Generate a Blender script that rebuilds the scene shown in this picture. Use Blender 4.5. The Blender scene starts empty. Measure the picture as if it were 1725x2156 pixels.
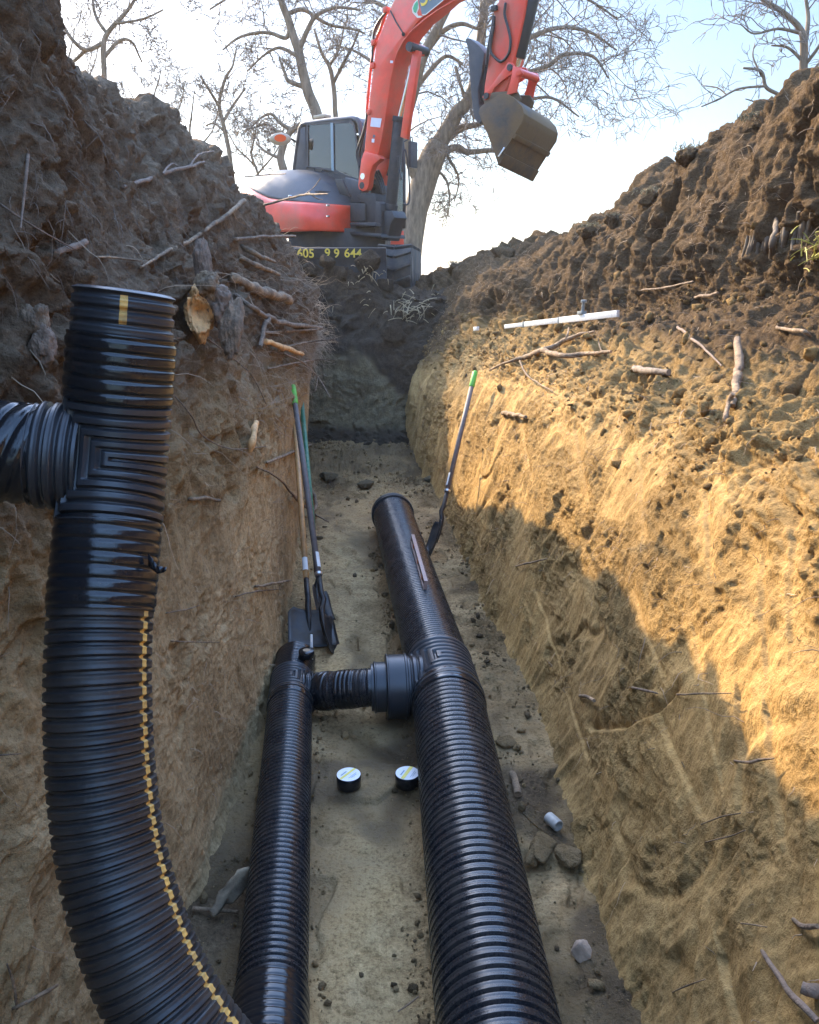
import bpy, bmesh, math, random
import numpy as np
from mathutils import Vector, Matrix, Quaternion

SC = bpy.context.scene
COL = SC.collection
R = math.radians

# ------------------------------------------------------------------ camera
CAM_Z, PITCH, FPX, CX, CY = 2.35, R(16.0), 1730.0, 862.5, 1078.0
cam_data = bpy.data.cameras.new("camera")
cam = bpy.data.objects.new("camera", cam_data)
COL.objects.link(cam)
cam.location = (0, 0, CAM_Z)
cam.rotation_euler = (R(90) - PITCH, 0, 0)
cam_data.sensor_fit = 'HORIZONTAL'
cam_data.sensor_width = 36.0
cam_data.lens = 36.0 * FPX / 1725.0
cam_data.clip_start = 0.05
cam_data.clip_end = 4000
SC.camera = cam
SC.cycles.use_denoising = True
SC.cycles.use_adaptive_sampling = False
SC.cycles.sample_clamp_indirect = 4.0
SC.cycles.max_bounces = 6

# ------------------------------------------------------------------ light
SUN_AZ, SUN_EL = R(-36), R(28.3)        # azimuth from +Y towards +X
SUN_DIR = Vector((math.sin(SUN_AZ) * math.cos(SUN_EL), math.cos(SUN_AZ) * math.cos(SUN_EL), math.sin(SUN_EL)))
world = bpy.data.worlds.new("World")
SC.world = world
world.use_nodes = True
wn = world.node_tree
bg = wn.nodes.get("Background") or wn.nodes.new("ShaderNodeBackground")
sky = wn.nodes.new("ShaderNodeTexSky")
sky.sky_type = 'NISHITA'
sky.sun_disc = False
sky.sun_elevation = SUN_EL
sky.sun_rotation = SUN_AZ
sky.air_density = 1.0
sky.dust_density = 1.2
sky.ozone_density = 3.0
# sky gain by elevation: boosted overhead, out of view, as added fill; dimmed low
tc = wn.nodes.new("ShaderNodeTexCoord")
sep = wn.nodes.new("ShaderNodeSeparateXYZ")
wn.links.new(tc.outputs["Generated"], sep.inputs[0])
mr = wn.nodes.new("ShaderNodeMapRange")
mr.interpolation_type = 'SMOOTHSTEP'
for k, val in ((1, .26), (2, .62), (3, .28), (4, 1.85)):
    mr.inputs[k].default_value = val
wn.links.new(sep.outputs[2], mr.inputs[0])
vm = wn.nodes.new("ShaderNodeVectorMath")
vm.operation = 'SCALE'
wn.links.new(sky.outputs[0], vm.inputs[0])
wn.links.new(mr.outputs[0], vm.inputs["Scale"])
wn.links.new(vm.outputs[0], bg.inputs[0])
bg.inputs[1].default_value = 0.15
sun_data = bpy.data.lights.new("sun", 'SUN')
sun_data.energy = 2.15
sun_data.angle = R(0.55)
sun_data.color = (1.0, 0.78, 0.48)
sun = bpy.data.objects.new("sun", sun_data)
COL.objects.link(sun)
sun.rotation_euler = SUN_DIR.to_track_quat('Z', 'Y').to_euler()
SC.view_settings.view_transform = 'Standard'
SC.view_settings.look = 'None'
SC.view_settings.exposure = 2.55
SC.view_settings.gamma = 1.0

# ------------------------------------------------------------------ small helpers
def at(px, py, Y):
    """point on the viewing direction of a photo position, at world distance Y along the trench"""
    u = (px - CX) / FPX
    v = (CY - py) / FPX
    d = Vector((u, math.cos(PITCH) + v * math.sin(PITCH), -math.sin(PITCH) + v * math.cos(PITCH)))
    return Vector((0, 0, CAM_Z)) + d * (Y / d.y)

def at_z(px, py, z):
    u = (px - CX) / FPX
    v = (CY - py) / FPX
    d = Vector((u, math.cos(PITCH) + v * math.sin(PITCH), -math.sin(PITCH) + v * math.cos(PITCH)))
    return Vector((0, 0, CAM_Z)) + d * ((z - CAM_Z) / d.z)

def at_depth(px, py, dep):
    u = (px - CX) / FPX
    v = (CY - py) / FPX
    return Vector((0, 0, CAM_Z)) + dep * Vector((u, math.cos(PITCH) + v * math.sin(PITCH), -math.sin(PITCH) + v * math.cos(PITCH)))

def pix(p):
    p = Vector(p) - Vector((0, 0, CAM_Z))
    dep = p.y * math.cos(PITCH) - p.z * math.sin(PITCH)
    up = p.y * math.sin(PITCH) + p.z * math.cos(PITCH)
    return (CX + FPX * p.x / dep, CY - FPX * up / dep)

def tag(o, label=None, cat=None, group=None, kind=None):
    if label: o["label"] = label
    if cat: o["category"] = cat
    if group: o["group"] = group
    if kind: o["kind"] = kind
    return o

def empty(name, loc=(0, 0, 0), rot=(0, 0, 0)):
    o = bpy.data.objects.new(name, None)
    COL.objects.link(o)
    o.location = loc
    o.rotation_euler = rot
    o.empty_display_size = 0.1
    return o

def link_mesh(name, me, mats, parent=None, smooth=True):
    o = bpy.data.objects.new(name, me)
    for m in (mats if isinstance(mats, (list, tuple)) else [mats]):
        me.materials.append(m)
    if smooth:
        me.polygons.foreach_set("use_smooth", np.ones(len(me.polygons), dtype=bool))
    COL.objects.link(o)
    if parent is not None:
        o.parent = parent
    return o

def grid_mesh(name, P, close_u=False, close_v=False):
    """P: (nu, nv, 3) -> quad mesh"""
    nu, nv = P.shape[:2]
    me = bpy.data.meshes.new(name)
    idx = np.arange(nu * nv).reshape(nu, nv)
    a = idx if not close_u else np.vstack([idx, idx[:1]])
    a = a if not close_v else np.hstack([a, a[:, :1]])
    q = np.stack([a[:-1, :-1], a[1:, :-1], a[1:, 1:], a[:-1, 1:]], axis=-1).reshape(-1, 4)
    me.vertices.add(nu * nv)
    me.vertices.foreach_set("co", np.ascontiguousarray(P.reshape(-1, 3), dtype=np.float32).ravel())
    nq = len(q)
    me.loops.add(nq * 4)
    me.loops.foreach_set("vertex_index", q.astype(np.int32).ravel())
    me.polygons.add(nq)
    me.polygons.foreach_set("loop_start", (np.arange(nq) * 4).astype(np.int32))
    me.polygons.foreach_set("loop_total", np.full(nq, 4, dtype=np.int32))
    me.update(calc_edges=True)
    return me

class MB:
    """collects faces of one mesh"""
    def __init__(self):
        self.v, self.f, self.m = [], [], []
    def add(self, verts, faces, mi=0):
        n = len(self.v)
        self.v += [tuple(p) for p in verts]
        self.f += [tuple(i + n for i in f) for f in faces]
        self.m += [mi] * len(faces)
        return self
    def box(self, c, s, rot=None, mi=0):
        c = Vector(c)
        vs = []
        for dx in (-.5, .5):
            for dy in (-.5, .5):
                for dz in (-.5, .5):
                    p = Vector((dx * s[0], dy * s[1], dz * s[2]))
                    if rot is not None: p = rot @ p
                    vs.append(c + p)
        return self.add(vs, [(0, 1, 3, 2), (4, 6, 7, 5), (0, 4, 5, 1), (2, 3, 7, 6), (0, 2, 6, 4), (1, 5, 7, 3)], mi)
    def tube(self, pts, rad, n=8, caps=True, mi=0):
        pts = [Vector(p) for p in pts]
        if not isinstance(rad, (list, tuple)): rad = [rad] * len(pts)
        ref = None
        rings = []
        for i, p in enumerate(pts):
            t = (pts[min(i + 1, len(pts) - 1)] - pts[max(i - 1, 0)])
            if t.length < 1e-9: t = Vector((0, 0, 1))
            t.normalize()
            if ref is None:
                ref = t.orthogonal().normalized()
            else:
                ref = (ref - t * ref.dot(t))
                if ref.length < 1e-6: ref = t.orthogonal()
                ref.normalize()
            b = t.cross(ref)
            rings.append([p + (ref * math.cos(2 * math.pi * k / n) + b * math.sin(2 * math.pi * k / n)) * rad[i] for k in range(n)])
        vs = [q for r in rings for q in r]
        fs = []
        for i in range(len(rings) - 1):
            for k in range(n):
                a, b2 = i * n + k, i * n + (k + 1) % n
                fs.append((a, b2, b2 + n, a + n))
        if caps:
            fs.append(tuple(range(n))[::-1])
            fs.append(tuple((len(rings) - 1) * n + k for k in range(n)))
        return self.add(vs, fs, mi)
    def cyl(self, a, b, r, n=16, r2=None, mi=0):
        return self.tube([a, b], [r, r if r2 is None else r2], n, True, mi)
    def prism(self, poly, off, mi=0):
        """extrude a planar polygon (3-D points) by a vector"""
        off = Vector(off)
        n = len(poly)
        vs = [Vector(p) for p in poly] + [Vector(p) + off for p in poly]
        fs = [tuple(range(n))[::-1], tuple(range(n, 2 * n))]
        for k in range(n):
            fs.append((k, (k + 1) % n, (k + 1) % n + n, k + n))
        return self.add(vs, fs, mi)
    def build(self, name, mats, parent=None, smooth=False, bevel=0.0, segs=2, angle=35):
        me = bpy.data.meshes.new(name)
        me.from_pydata(self.v, [], self.f)
        if any(self.m):
            me.polygons.foreach_set("material_index", np.array(self.m, dtype=np.int32))
        bm = bmesh.new()
        bm.from_mesh(me)
        bmesh.ops.recalc_face_normals(bm, faces=bm.faces)
        if bevel > 0:
            es = [e for e in bm.edges if len(e.link_faces) == 2 and e.calc_face_angle(0) > R(angle)]
            bmesh.ops.bevel(bm, geom=es, offset=bevel, segments=segs, affect='EDGES', clamp_overlap=True, profile=0.6)
        bm.to_mesh(me)
        bm.free()
        o = link_mesh(name, me, mats, parent, smooth=True)
        if not smooth:
            me.set_sharp_from_angle(angle=R(angle))
        return o

# ------------------------------------------------------------------ numpy noise
def _hash(ix, iy, iz, seed):
    h = (ix.astype(np.uint32) * np.uint32(374761393) + iy.astype(np.uint32) * np.uint32(668265263)
         + iz.astype(np.uint32) * np.uint32(2147483647) + np.uint32((seed * 1274126177) & 0xffffffff))
    h = (h ^ (h >> np.uint32(13))) * np.uint32(1274126177)
    h = (h ^ (h >> np.uint32(16))) * np.uint32(2246822519)
    return ((h ^ (h >> np.uint32(15))) & np.uint32(0xffffff)).astype(np.float32) / np.float32(0xffffff)

def vnoise(p, seed=0):
    f = np.floor(p)
    i = f.astype(np.int64)
    t = (p - f).astype(np.float32)
    t = t * t * t * (t * (t * 6 - 15) + 10)
    out = 0
    for dx in (0, 1):
        wx = t[..., 0] if dx else 1 - t[..., 0]
        for dy in (0, 1):
            wy = t[..., 1] if dy else 1 - t[..., 1]
            for dz in (0, 1):
                wz = t[..., 2] if dz else 1 - t[..., 2]
                out = out + wx * wy * wz * _hash(i[..., 0] + dx, i[..., 1] + dy, i[..., 2] + dz, seed)
    return out * 2 - 1

def fbm(p, octv=4, gain=0.5, lac=2.03, seed=0, mode=0):
    a, s, tot = 1.0, 0, 0
    q = p.copy()
    for o in range(octv):
        n = vnoise(q, seed + o * 17)
        if mode == 1: n = 1 - 2 * np.abs(n)          # ridged
        elif mode == 2: n = 2 * np.abs(n) - 1        # billow
        s = s + a * n
        tot += a
        a *= gain
        q = q * lac + 13.7
    return s / tot

def cells(p, seed=0):
    """F1 distance, cell random"""
    f = np.floor(p).astype(np.int64)
    best = np.full(p.shape[:-1], 9.0, dtype=np.float32)
    rid = np.zeros(p.shape[:-1], dtype=np.float32)
    for dx in (-1, 0, 1):
        for dy in (-1, 0, 1):
            for dz in (-1, 0, 1):
                cx, cy, cz = f[..., 0] + dx, f[..., 1] + dy, f[..., 2] + dz
                a = _hash(cx, cy, cz, seed); b = _hash(cx, cy, cz, seed + 71); c = _hash(cx, cy, cz, seed + 143)
                d = ((cx + a - p[..., 0]) ** 2 + (cy + b - p[..., 1]) ** 2 + (cz + c - p[..., 2]) ** 2).astype(np.float32)
                m = d < best
                best = np.where(m, d, best)
                rid = np.where(m, _hash(cx, cy, cz, seed + 211), rid)
    return np.sqrt(best), rid

def smooth01(x, a, b):
    t = np.clip((x - a) / (b - a), 0, 1)
    return t * t * (3 - 2 * t)

def pixgrid(P):
    d = P.reshape(-1, 3)
    dz = d[:, 2] - CAM_Z
    dep = d[:, 1] * math.cos(PITCH) - dz * math.sin(PITCH)
    up = d[:, 1] * math.sin(PITCH) + dz * math.cos(PITCH)
    dep_ = np.where(dep < .3, 1e9, dep)
    return CX + FPX * d[:, 0] / dep_, CY - FPX * up / dep_, dep_, d
def hit(px, py, G, tol=9):
    """nearest soil point seen in the direction of a photo position"""
    u, v, dep, d = G
    m = np.abs(u - px) + np.abs(v - py) < tol
    if not m.any():
        return hit(px, py, G, tol * 2) if tol < 200 else None
    k = np.where(m)[0]
    return Vector(d[k[np.argmin(dep[k])]])

# ------------------------------------------------------------------ materials
class NT:
    def __init__(self, name):
        self.mat = bpy.data.materials.new(name)
        self.mat.use_nodes = True
        self.t = self.mat.node_tree
        self.b = self.t.nodes.get("Principled BSDF")
    def n(self, typ, **kw):
        nd = self.t.nodes.new(typ)
        for k, v in kw.items(): setattr(nd, k, v)
        return nd
    def l(self, a, b): self.t.links.new(a, b)
    def coord(self, scale=(1, 1, 1), obj=True):
        tc = self.n("ShaderNodeTexCoord")
        mp = self.n("ShaderNodeMapping")
        mp.inputs[3].default_value = scale
        self.l(tc.outputs["Object"], mp.inputs[0])
        return mp.outputs[0]
    def noise(self, vec, scale, detail=4, rough=0.55):
        nd = self.n("ShaderNodeTexNoise")
        nd.inputs["Scale"].default_value = scale
        nd.inputs["Detail"].default_value = detail
        nd.inputs["Roughness"].default_value = rough
        self.l(vec, nd.inputs["Vector"])
        return nd.outputs[0]
    def ramp(self, fac, stops):
        nd = self.n("ShaderNodeValToRGB")
        while len(nd.color_ramp.elements) < len(stops): nd.color_ramp.elements.new(0.5)
        for e, (p, c) in zip(nd.color_ramp.elements, stops):
            e.position = p
            e.color = (c, c, c, 1) if isinstance(c, (int, float)) else (*c, 1)
        self.l(fac, nd.inputs[0])
        return nd.outputs[0]
    def mix(self, fac, a, b, blend='MIX'):
        nd = self.n("ShaderNodeMix", data_type='RGBA', blend_type=blend)
        for s, v in ((nd.inputs[0], fac), (nd.inputs[6], a), (nd.inputs[7], b)):
            if hasattr(v, "is_linked"): self.l(v, s)
            elif isinstance(v, (int, float)): s.default_value = v
            else: s.default_value = (*v, 1)
        return nd.outputs[2]
    def math(self, op, a, b=0.0):
        nd = self.n("ShaderNodeMath", operation=op)
        for s, v in ((nd.inputs[0], a), (nd.inputs[1], b)):
            if hasattr(v, "is_linked"): self.l(v, s)
            else: s.default_value = v
        return nd.outputs[0]
    def bump(self, h, strength=0.5, dist=0.01, prev=None):
        nd = self.n("ShaderNodeBump")
        nd.inputs["Strength"].default_value = strength
        nd.inputs["Distance"].default_value = dist
        self.l(h, nd.inputs["Height"])
        if prev is not None: self.l(prev, nd.inputs["Normal"])
        return nd.outputs[0]
    def attr(self, name):
        nd = self.n("ShaderNodeAttribute", attribute_name=name)
        return nd.outputs["Fac"]

def simple_mat(name, col, rough=0.5, metal=0.0, var=0.0, vscale=20, dirt=None, dirt_amt=0.5, bump=0.0, spec=0.5, coat=0.0, stretch=(1, 1, 1)):
    m = NT(name)
    v = m.coord(stretch)
    m.b.inputs["Roughness"].default_value = rough
    m.b.inputs["Metallic"].default_value = metal
    m.b.inputs["Specular IOR Level"].default_value = spec
    m.b.inputs["Coat Weight"].default_value = coat
    c = None
    if var > 0:
        n1 = m.noise(v, vscale, 5, 0.6)
        lo = tuple(max(0, x * (1 - var)) for x in col); hi = tuple(x * (1 + var) for x in col)
        c = m.ramp(n1, [(0.3, lo), (0.7, hi)])
    if dirt is not None:
        n2 = m.noise(v, vscale * 0.35, 6, 0.65)
        mask = m.ramp(n2, [(0.5 - 0.12 * dirt_amt - 0.02, 0.0), (0.78 - 0.2 * dirt_amt, 1.0)])
        mask = m.math('MULTIPLY', mask, min(1, dirt_amt + 0.3))
        c = m.mix(mask, c if c is not None else col, dirt)
        rr = m.mix(mask, (rough,) * 3, (0.9,) * 3)
        m.l(rr, m.b.inputs["Roughness"])
    if c is not None: m.l(c, m.b.inputs["Base Color"])
    else: m.b.inputs["Base Color"].default_value = (*col, 1)
    if bump > 0:
        n3 = m.noise(v, vscale * 3, 4, 0.6)
        m.l(m.bump(n3, bump, 0.01), m.b.inputs["Normal"])
    return m.mat

# ================================================================== SETTING: soil
def soil_mat(name, clay, clay2, dark, dark2, streak=(1, 1, 1), bump_s=1.0, contrast=1.0, moss=None):
    m = NT(name)
    v = m.coord((1, 1, 1))
    vs = m.coord(streak)
    top = m.attr("topsoil")
    tone = m.attr("tone")              # broad patches of drier and damper soil
    rough = m.attr("rough")            # broken against scraped smooth
    n_mid = m.noise(vs, 13, 5, 0.68)
    n_fine = m.noise(v, 52, 5, 0.74)
    n_grain = m.noise(v, 210, 2, 0.6)
    c_clay = m.mix(m.ramp(n_mid, [(0.36, 0.0), (0.64, 1.0)]), clay, clay2)
    c_dark = m.mix(m.ramp(n_mid, [(0.34, 0.0), (0.68, 1.0)]), dark, dark2)
    edge = m.math('ADD', top, m.math('MULTIPLY', m.math('SUBTRACT', n_mid, 0.5), 0.8))
    edge = m.math('ADD', edge, m.math('MULTIPLY', m.math('SUBTRACT', n_fine, 0.5), 0.8))
    fac = m.ramp(edge, [(0.22, 0.0), (0.78, 1.0)])
    c = m.mix(fac, c_clay, c_dark)
    c = m.mix(1.0, c, m.ramp(tone, [(0.0, (.62, .60, .58)), (0.5, (1, 1, 1)), (1.0, (1.22, 1.19, 1.12))]), 'MULTIPLY')
    speck = m.ramp(n_fine, [(0.30, 0.42), (0.48, 0.95), (0.70, 1.25)])
    c = m.mix(0.8 * contrast, c, speck, 'MULTIPLY')
    grain = m.ramp(n_grain, [(0.25, 0.72), (0.70, 1.18), (0.76, 1.7)])
    c = m.mix(0.5 * contrast, c, grain, 'MULTIPLY')
    m.l(c, m.b.inputs["Base Color"])
    m.b.inputs["Roughness"].default_value = 0.95
    m.b.inputs["Specular IOR Level"].default_value = 0.10
    h = m.math('ADD', m.math('MULTIPLY', n_fine, 1.0), m.math('MULTIPLY', n_grain, .10))
    h = m.math('ADD', m.math('MULTIPLY', h, m.math('ADD', m.math('MULTIPLY', rough, .85), .16)), m.math('MULTIPLY', n_mid, .45))
    m.l(m.bump(h, bump_s, 0.032), m.b.inputs["Normal"])
    return m.mat

M_RIGHT = soil_mat("soil_right_bank", (.275, .168, .063), (.40, .256, .102), (.092, .058, .031), (.165, .105, .054), (1, 1, .62))
M_LEFT = soil_mat("soil_left_bank", (.35, .225, .105), (.48, .33, .17), (.185, .126, .080), (.29, .205, .132), (1, 1, .52))
M_FLOOR = soil_mat("soil_trench_floor", (.30, .196, .092), (.435, .300, .150), (.10, .068, .040), (.175, .122, .070), contrast=1.15)
M_END = soil_mat("soil_end_bank", (.16, .125, .075), (.24, .19, .11), (.050, .037, .026), (.092, .067, .045))
M_FIELD = soil_mat("soil_field", (.12, .10, .06), (.16, .13, .07), (.09, .08, .045), (.12, .105, .06))

def tone_of(Q, seed, ky=1.0):
    return np.clip(.5 + .55 * fbm(Q * np.array([1.1, 1.1, 1.1 * ky]), 4, .6, seed=seed) + .28 * fbm(Q * np.array([5, 5, 5 * ky]), 3, .6, seed=seed + 3), 0, 1)

def lut(keys):
    """keys: list of (Y, x, z) -> function of Y array giving x, z (smooth)"""
    k = np.array(sorted(keys), dtype=float)
    # monotone-ish smooth interpolation: densify linearly then blur
    ys = np.linspace(k[0, 0], k[-1, 0], 600)
    xs = np.interp(ys, k[:, 0], k[:, 1]); zs = np.interp(ys, k[:, 0], k[:, 2])
    w = 18
    ker = np.hanning(2 * w + 1); ker /= ker.sum()
    xs = np.convolve(np.pad(xs, w, mode='edge'), ker, 'valid'); zs = np.convolve(np.pad(zs, w, mode='edge'), ker, 'valid')
    return lambda Y: (np.interp(Y, ys, xs), np.interp(Y, ys, zs))

def from_pix(rows, pre=(), post=()):
    out = list(pre)
    for px, py, Y in rows:
        p = at(px, py, Y)
        out.append((Y, p.x, p.z))
    return out + list(post)

FOOT_R = [(-4, .80, 0), (1.5, .76, 0), (2.4, .74, 0), (4.1, .74, 0), (5.9, .55, 0), (7.05, .46, 0), (9.15, .27, 0), (11.3, -.16, 0), (13.5, -.5, 0), (17, -1.2, 0)]
FOOT_L = [(-4, -1.10, 0), (1.5, -1.06, 0), (2.1, -.95, 0), (2.6, -.85, 0), (4.1, -.80, 0), (5.9, -.92, 0), (7.05, -1.02, 0), (9.15, -1.22, 0), (11.3, -1.45, 0), (13.5, -1.8, 0), (17, -2.4, 0)]
foot_r, foot_l = lut(FOOT_R), lut(FOOT_L)

def yspace(y0=-3.5, y1=16.5, near=1.1, k=0.0036):
    ys = list(np.linspace(y0, near, 70, endpoint=False))
    y = near
    while y < y1:
        ys.append(y)
        y += k * max(y, 1.5)
    return np.array(ys)

def bank(lines, ts, Y, ncol):
    """lines: functions of Y; ts: share of columns at each line; Catmull-Rom across the lines"""
    nl = len(lines)
    X = np.stack([l(Y)[0] for l in lines], 1); Z = np.stack([l(Y)[1] for l in lines], 1)   # (ny, nl)
    t = np.linspace(0, 1, ncol)
    seg = np.clip(np.searchsorted(ts, t, 'right') - 1, 0, nl - 2)
    u = (t - np.array(ts)[seg]) / (np.array(ts)[seg + 1] - np.array(ts)[seg])
    def cr(V):
        i0, i1, i2, i3 = np.clip(seg - 1, 0, nl - 1), seg, seg + 1, np.clip(seg + 2, 0, nl - 1)
        p0, p1, p2, p3 = V[:, i0], V[:, i1], V[:, i2], V[:, i3]
        tt = 0.55                                        # tension: stays near the straight profile
        m1, m2 = (p2 - p0) * .5 * tt, (p3 - p1) * .5 * tt
        return (2 * u**3 - 3 * u**2 + 1) * p1 + (u**3 - 2 * u**2 + u) * m1 + (-2 * u**3 + 3 * u**2) * p2 + (u**3 - u**2) * m2
    P = np.stack([cr(X), np.repeat(Y[:, None], ncol, 1), cr(Z)], -1)
    return P, t

def normals(P):
    du = np.gradient(P, axis=0); dv = np.gradient(P, axis=1)
    n = np.cross(du, dv)
    n /= np.linalg.norm(n, axis=-1, keepdims=True) + 1e-9
    return n

def set_attr(me, name, arr):
    a = me.attributes.new(name, 'FLOAT', 'POINT')
    a.data.foreach_set("value", np.ascontiguousarray(arr, dtype=np.float32).ravel())

# ---- right bank: scraped wall, loose bench, upper cut bank
Yr = yspace(k=0.0029)
crest_r = lut(from_pix([(1725, 120, 5.0), (1690, 190, 5.6), (1560, 262, 6.6), (1430, 335, 8.0), (1350, 430, 9.4), (1220, 490, 10.6), (1060, 525, 12.2), (960, 565, 13.6), (892, 598, 15.2)],
                       pre=[(-4, 2.75, 3.75), (3.5, 2.75, 3.75)], post=[(17, -.6, 2.25)]))
back_r = lut(from_pix([(1725, 610, 4.6), (1340, 655, 6.8), (1150, 690, 8.2), (990, 700, 9.8), (905, 710, 11.4)],
                      pre=[(-4, 2.15, 2.2), (3, 2.2, 2.25)], post=[(13.5, -.15, 1.9), (17, -.9, 2.0)]))
def lip_r(Y):
    fx, _ = foot_r(Y)
    off = np.interp(Y, [-4, 2, 4, 7, 9, 11, 13], [.62, .62, .60, .58, .46, .30, .2])
    z = np.interp(Y, [-4, 4, 7, 9, 11, 13], [1.78, 1.78, 1.7, 1.58, 1.35, 1.5])
    return fx + off, z
def mid_r(Y):
    fx, _ = foot_r(Y)
    off = np.interp(Y, [-4, 2, 4, 7, 9, 11, 13], [.33, .33, .31, .27, .20, .10, .05])
    return fx + off, np.interp(Y, [-4, 7, 11], [1.15, 1.1, .85])
def toe_r(Y): fx, _ = foot_r(Y); return fx - .10, np.full_like(fx, -.10)
def ft_r(Y): fx, _ = foot_r(Y); return fx + .02, np.full_like(fx, .06)
def out_r(Y): cx, cz = crest_r(Y); return cx + .9, cz - .15
def out2_r(Y): cx, cz = crest_r(Y); return cx + 3.2, np.full_like(cx, 1.9)
def face_r(Y):
    bx, bz = back_r(Y); cx, cz = crest_r(Y)
    return bx * .62 + cx * .38 + .0, bz * .45 + cz * .55
P, t = bank([toe_r, ft_r, mid_r, lip_r, back_r, face_r, crest_r, out_r, out2_r], [0, .03, .36, .56, .70, .84, .95, .98, 1.0], Yr, 680)
n = -normals(P)
n = np.where((n[..., 0:1] > 0) & (n[..., 2:3] < .2), -n, n)
zz = P[..., 2]
T = np.broadcast_to(t, zz.shape)
wall_w = 1 - smooth01(T, .45, .60)                       # scraped clay face
loose_w = smooth01(T, .42, .56) * (1 - smooth01(T, .72, .80))
loose_w_r = loose_w
cut_w = smooth01(T, .70, .78)
warp = np.stack([vnoise(P * 1.7, 3), vnoise(P * 1.7, 5), vnoise(P * 1.7, 7)], -1) * .16
Q = P + warp
qv = Q * np.array([1, 1, .28])                            # scraped downwards
big = fbm(Q * .9, 3, seed=11) * .13
lean = np.stack([Q[..., 0], Q[..., 1] + Q[..., 2] * .35, Q[..., 2] * .24], -1)     # scrapes run down, a little aslant
groove = fbm(lean * 6.0, 3, .48, seed=21, mode=1)
scrape = fbm(lean * np.array([14, 14, 9]), 3, .6, seed=23)
chip = fbm(Q * 8, 5, .58, seed=31)
lump = fbm(Q * 5.2, 5, .55, seed=33, mode=2)
crag = fbm(Q * np.array([9, 9, 7]), 4, .6, seed=35, mode=1)
f1, rid = cells(Q * np.array([6, 6, 4]), 41)
clod = np.clip(.62 - f1, 0, 1) * (rid > .72)
f1b, ridb = cells(Q * 17 + .35 * chip[..., None], 43)
clodb = np.clip(.6 - f1b, 0, 1) * (ridb > .62)
f1c, ridc = cells(Q * 40 + .5 * chip[..., None], 45)
clodc = np.clip(.6 - f1c, 0, 1) * (ridc > .5)
hollow = smooth01(fbm(lean * 3.1, 4, .5, seed=51), .10, .40)
hole = smooth01(fbm(Q * 6.3, 3, .5, seed=61), .33, .55)
sl = np.stack([Q[..., 0] * 2, Q[..., 1] * 3.2 + Q[..., 2] * 2.2, Q[..., 2] * .9], -1)
slice_ = np.abs(vnoise(sl, 77)); slice_ = smooth01(slice_, .0, .10) - 1
slice_ = slice_ * smooth01(vnoise(Q * 1.3, 79), .0, .3)
patch = smooth01(fbm(Q * 2.0, 3, seed=83), -.15, .25)     # broken against scraped areas
low = 1 - smooth01(zz, .9, 1.3)
step = smooth01(fbm(np.stack([Q[..., 0] * .6, Q[..., 1] * 1.4, Q[..., 2] * 3.0], -1), 3, seed=85), .0, .06)   # shallow ledges where slabs broke off
# long gouges left by bucket teeth and spades, straight or slightly bent
G0 = pixgrid(P)
gouge = np.zeros_like(zz); polish = np.zeros_like(zz)
def cut(pix_pts, depth, w):
    q = [hit(a, b, G0, 10) for a, b in pix_pts]
    for a, b in zip(q[:-1], q[1:]):
        a2, b2 = np.array((a.y, a.z)), np.array((b.y, b.z)); ab = b2 - a2; L2 = ab.dot(ab) + 1e-9
        ry, rz = P[..., 1] - a2[0], P[..., 2] - a2[1]
        tt = np.clip((ry * ab[0] + rz * ab[1]) / L2, 0, 1)
        sd_ = (ry * ab[1] - rz * ab[0]) / math.sqrt(L2)
        dd = np.hypot(ry - tt * ab[0], rz - tt * ab[1])
        sn = np.where(sd_ > 0, dd, -dd) + .016 * chip + .012 * big / .13
        prof = np.where(sn > 0, -np.exp(-(sn / (1.5 * w)) ** 1.3), -np.exp(-(sn / (.22 * w)) ** 2)) + .12 * np.exp(-((sn + .5 * w) / (.35 * w)) ** 2)
        g = .62 * depth * prof * (.75 + .5 * chip)
        m_ = np.abs(g) > np.abs(gouge)
        gouge[m_] = g[m_]
        polish[:] = np.maximum(polish, np.exp(-(dd / (2.2 * w)) ** 2))
for pts_, dp, w_ in (([(1235, 1533), (1270, 1536), (1311, 1531), (1371, 1501), (1413, 1464)], .055, .026), ([(1276, 1795), (1330, 1659)], .032, .030), ([(1293, 1845), (1376, 1691)], .042, .036), ([(1376, 2053), (1395, 1880), (1404, 1737)], .035, .040),
                     ([(1385, 1519), (1460, 1710)], .035, .040), ([(1543, 1473), (1546, 1682)], .030, .034), ([(1501, 1858), (1548, 1784)], .035, .030), ([(1186, 1473), (1223, 1589)], .022, .030), ([(1520, 2025), (1548, 2150)], .035, .040),
                     ([(1455, 1330), (1500, 1640)], .02, .03), ([(1600, 1500), (1640, 1760)], .028, .035), ([(1440, 2150), (1470, 1960)], .03, .045), ([(1330, 1250), (1390, 1420)], .02, .028), ([(1120, 1250), (1165, 1400)], .018, .026), ([(1590, 1180), (1600, 1400)], .026, .03),
                     ([(1660, 1060), (1650, 1330)], .026, .034), ([(1480, 1010), (1490, 1220)], .022, .03), ([(1330, 960), (1350, 1140)], .02, .028), ([(1200, 900), (1225, 1060)], .02, .026), ([(1090, 880), (1110, 1010)], .018, .024), ([(1620, 2150), (1680, 1900)], .03, .04)):
    cut(pts_, dp, w_)
rgh = patch * (1 - .8 * polish)
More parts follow.
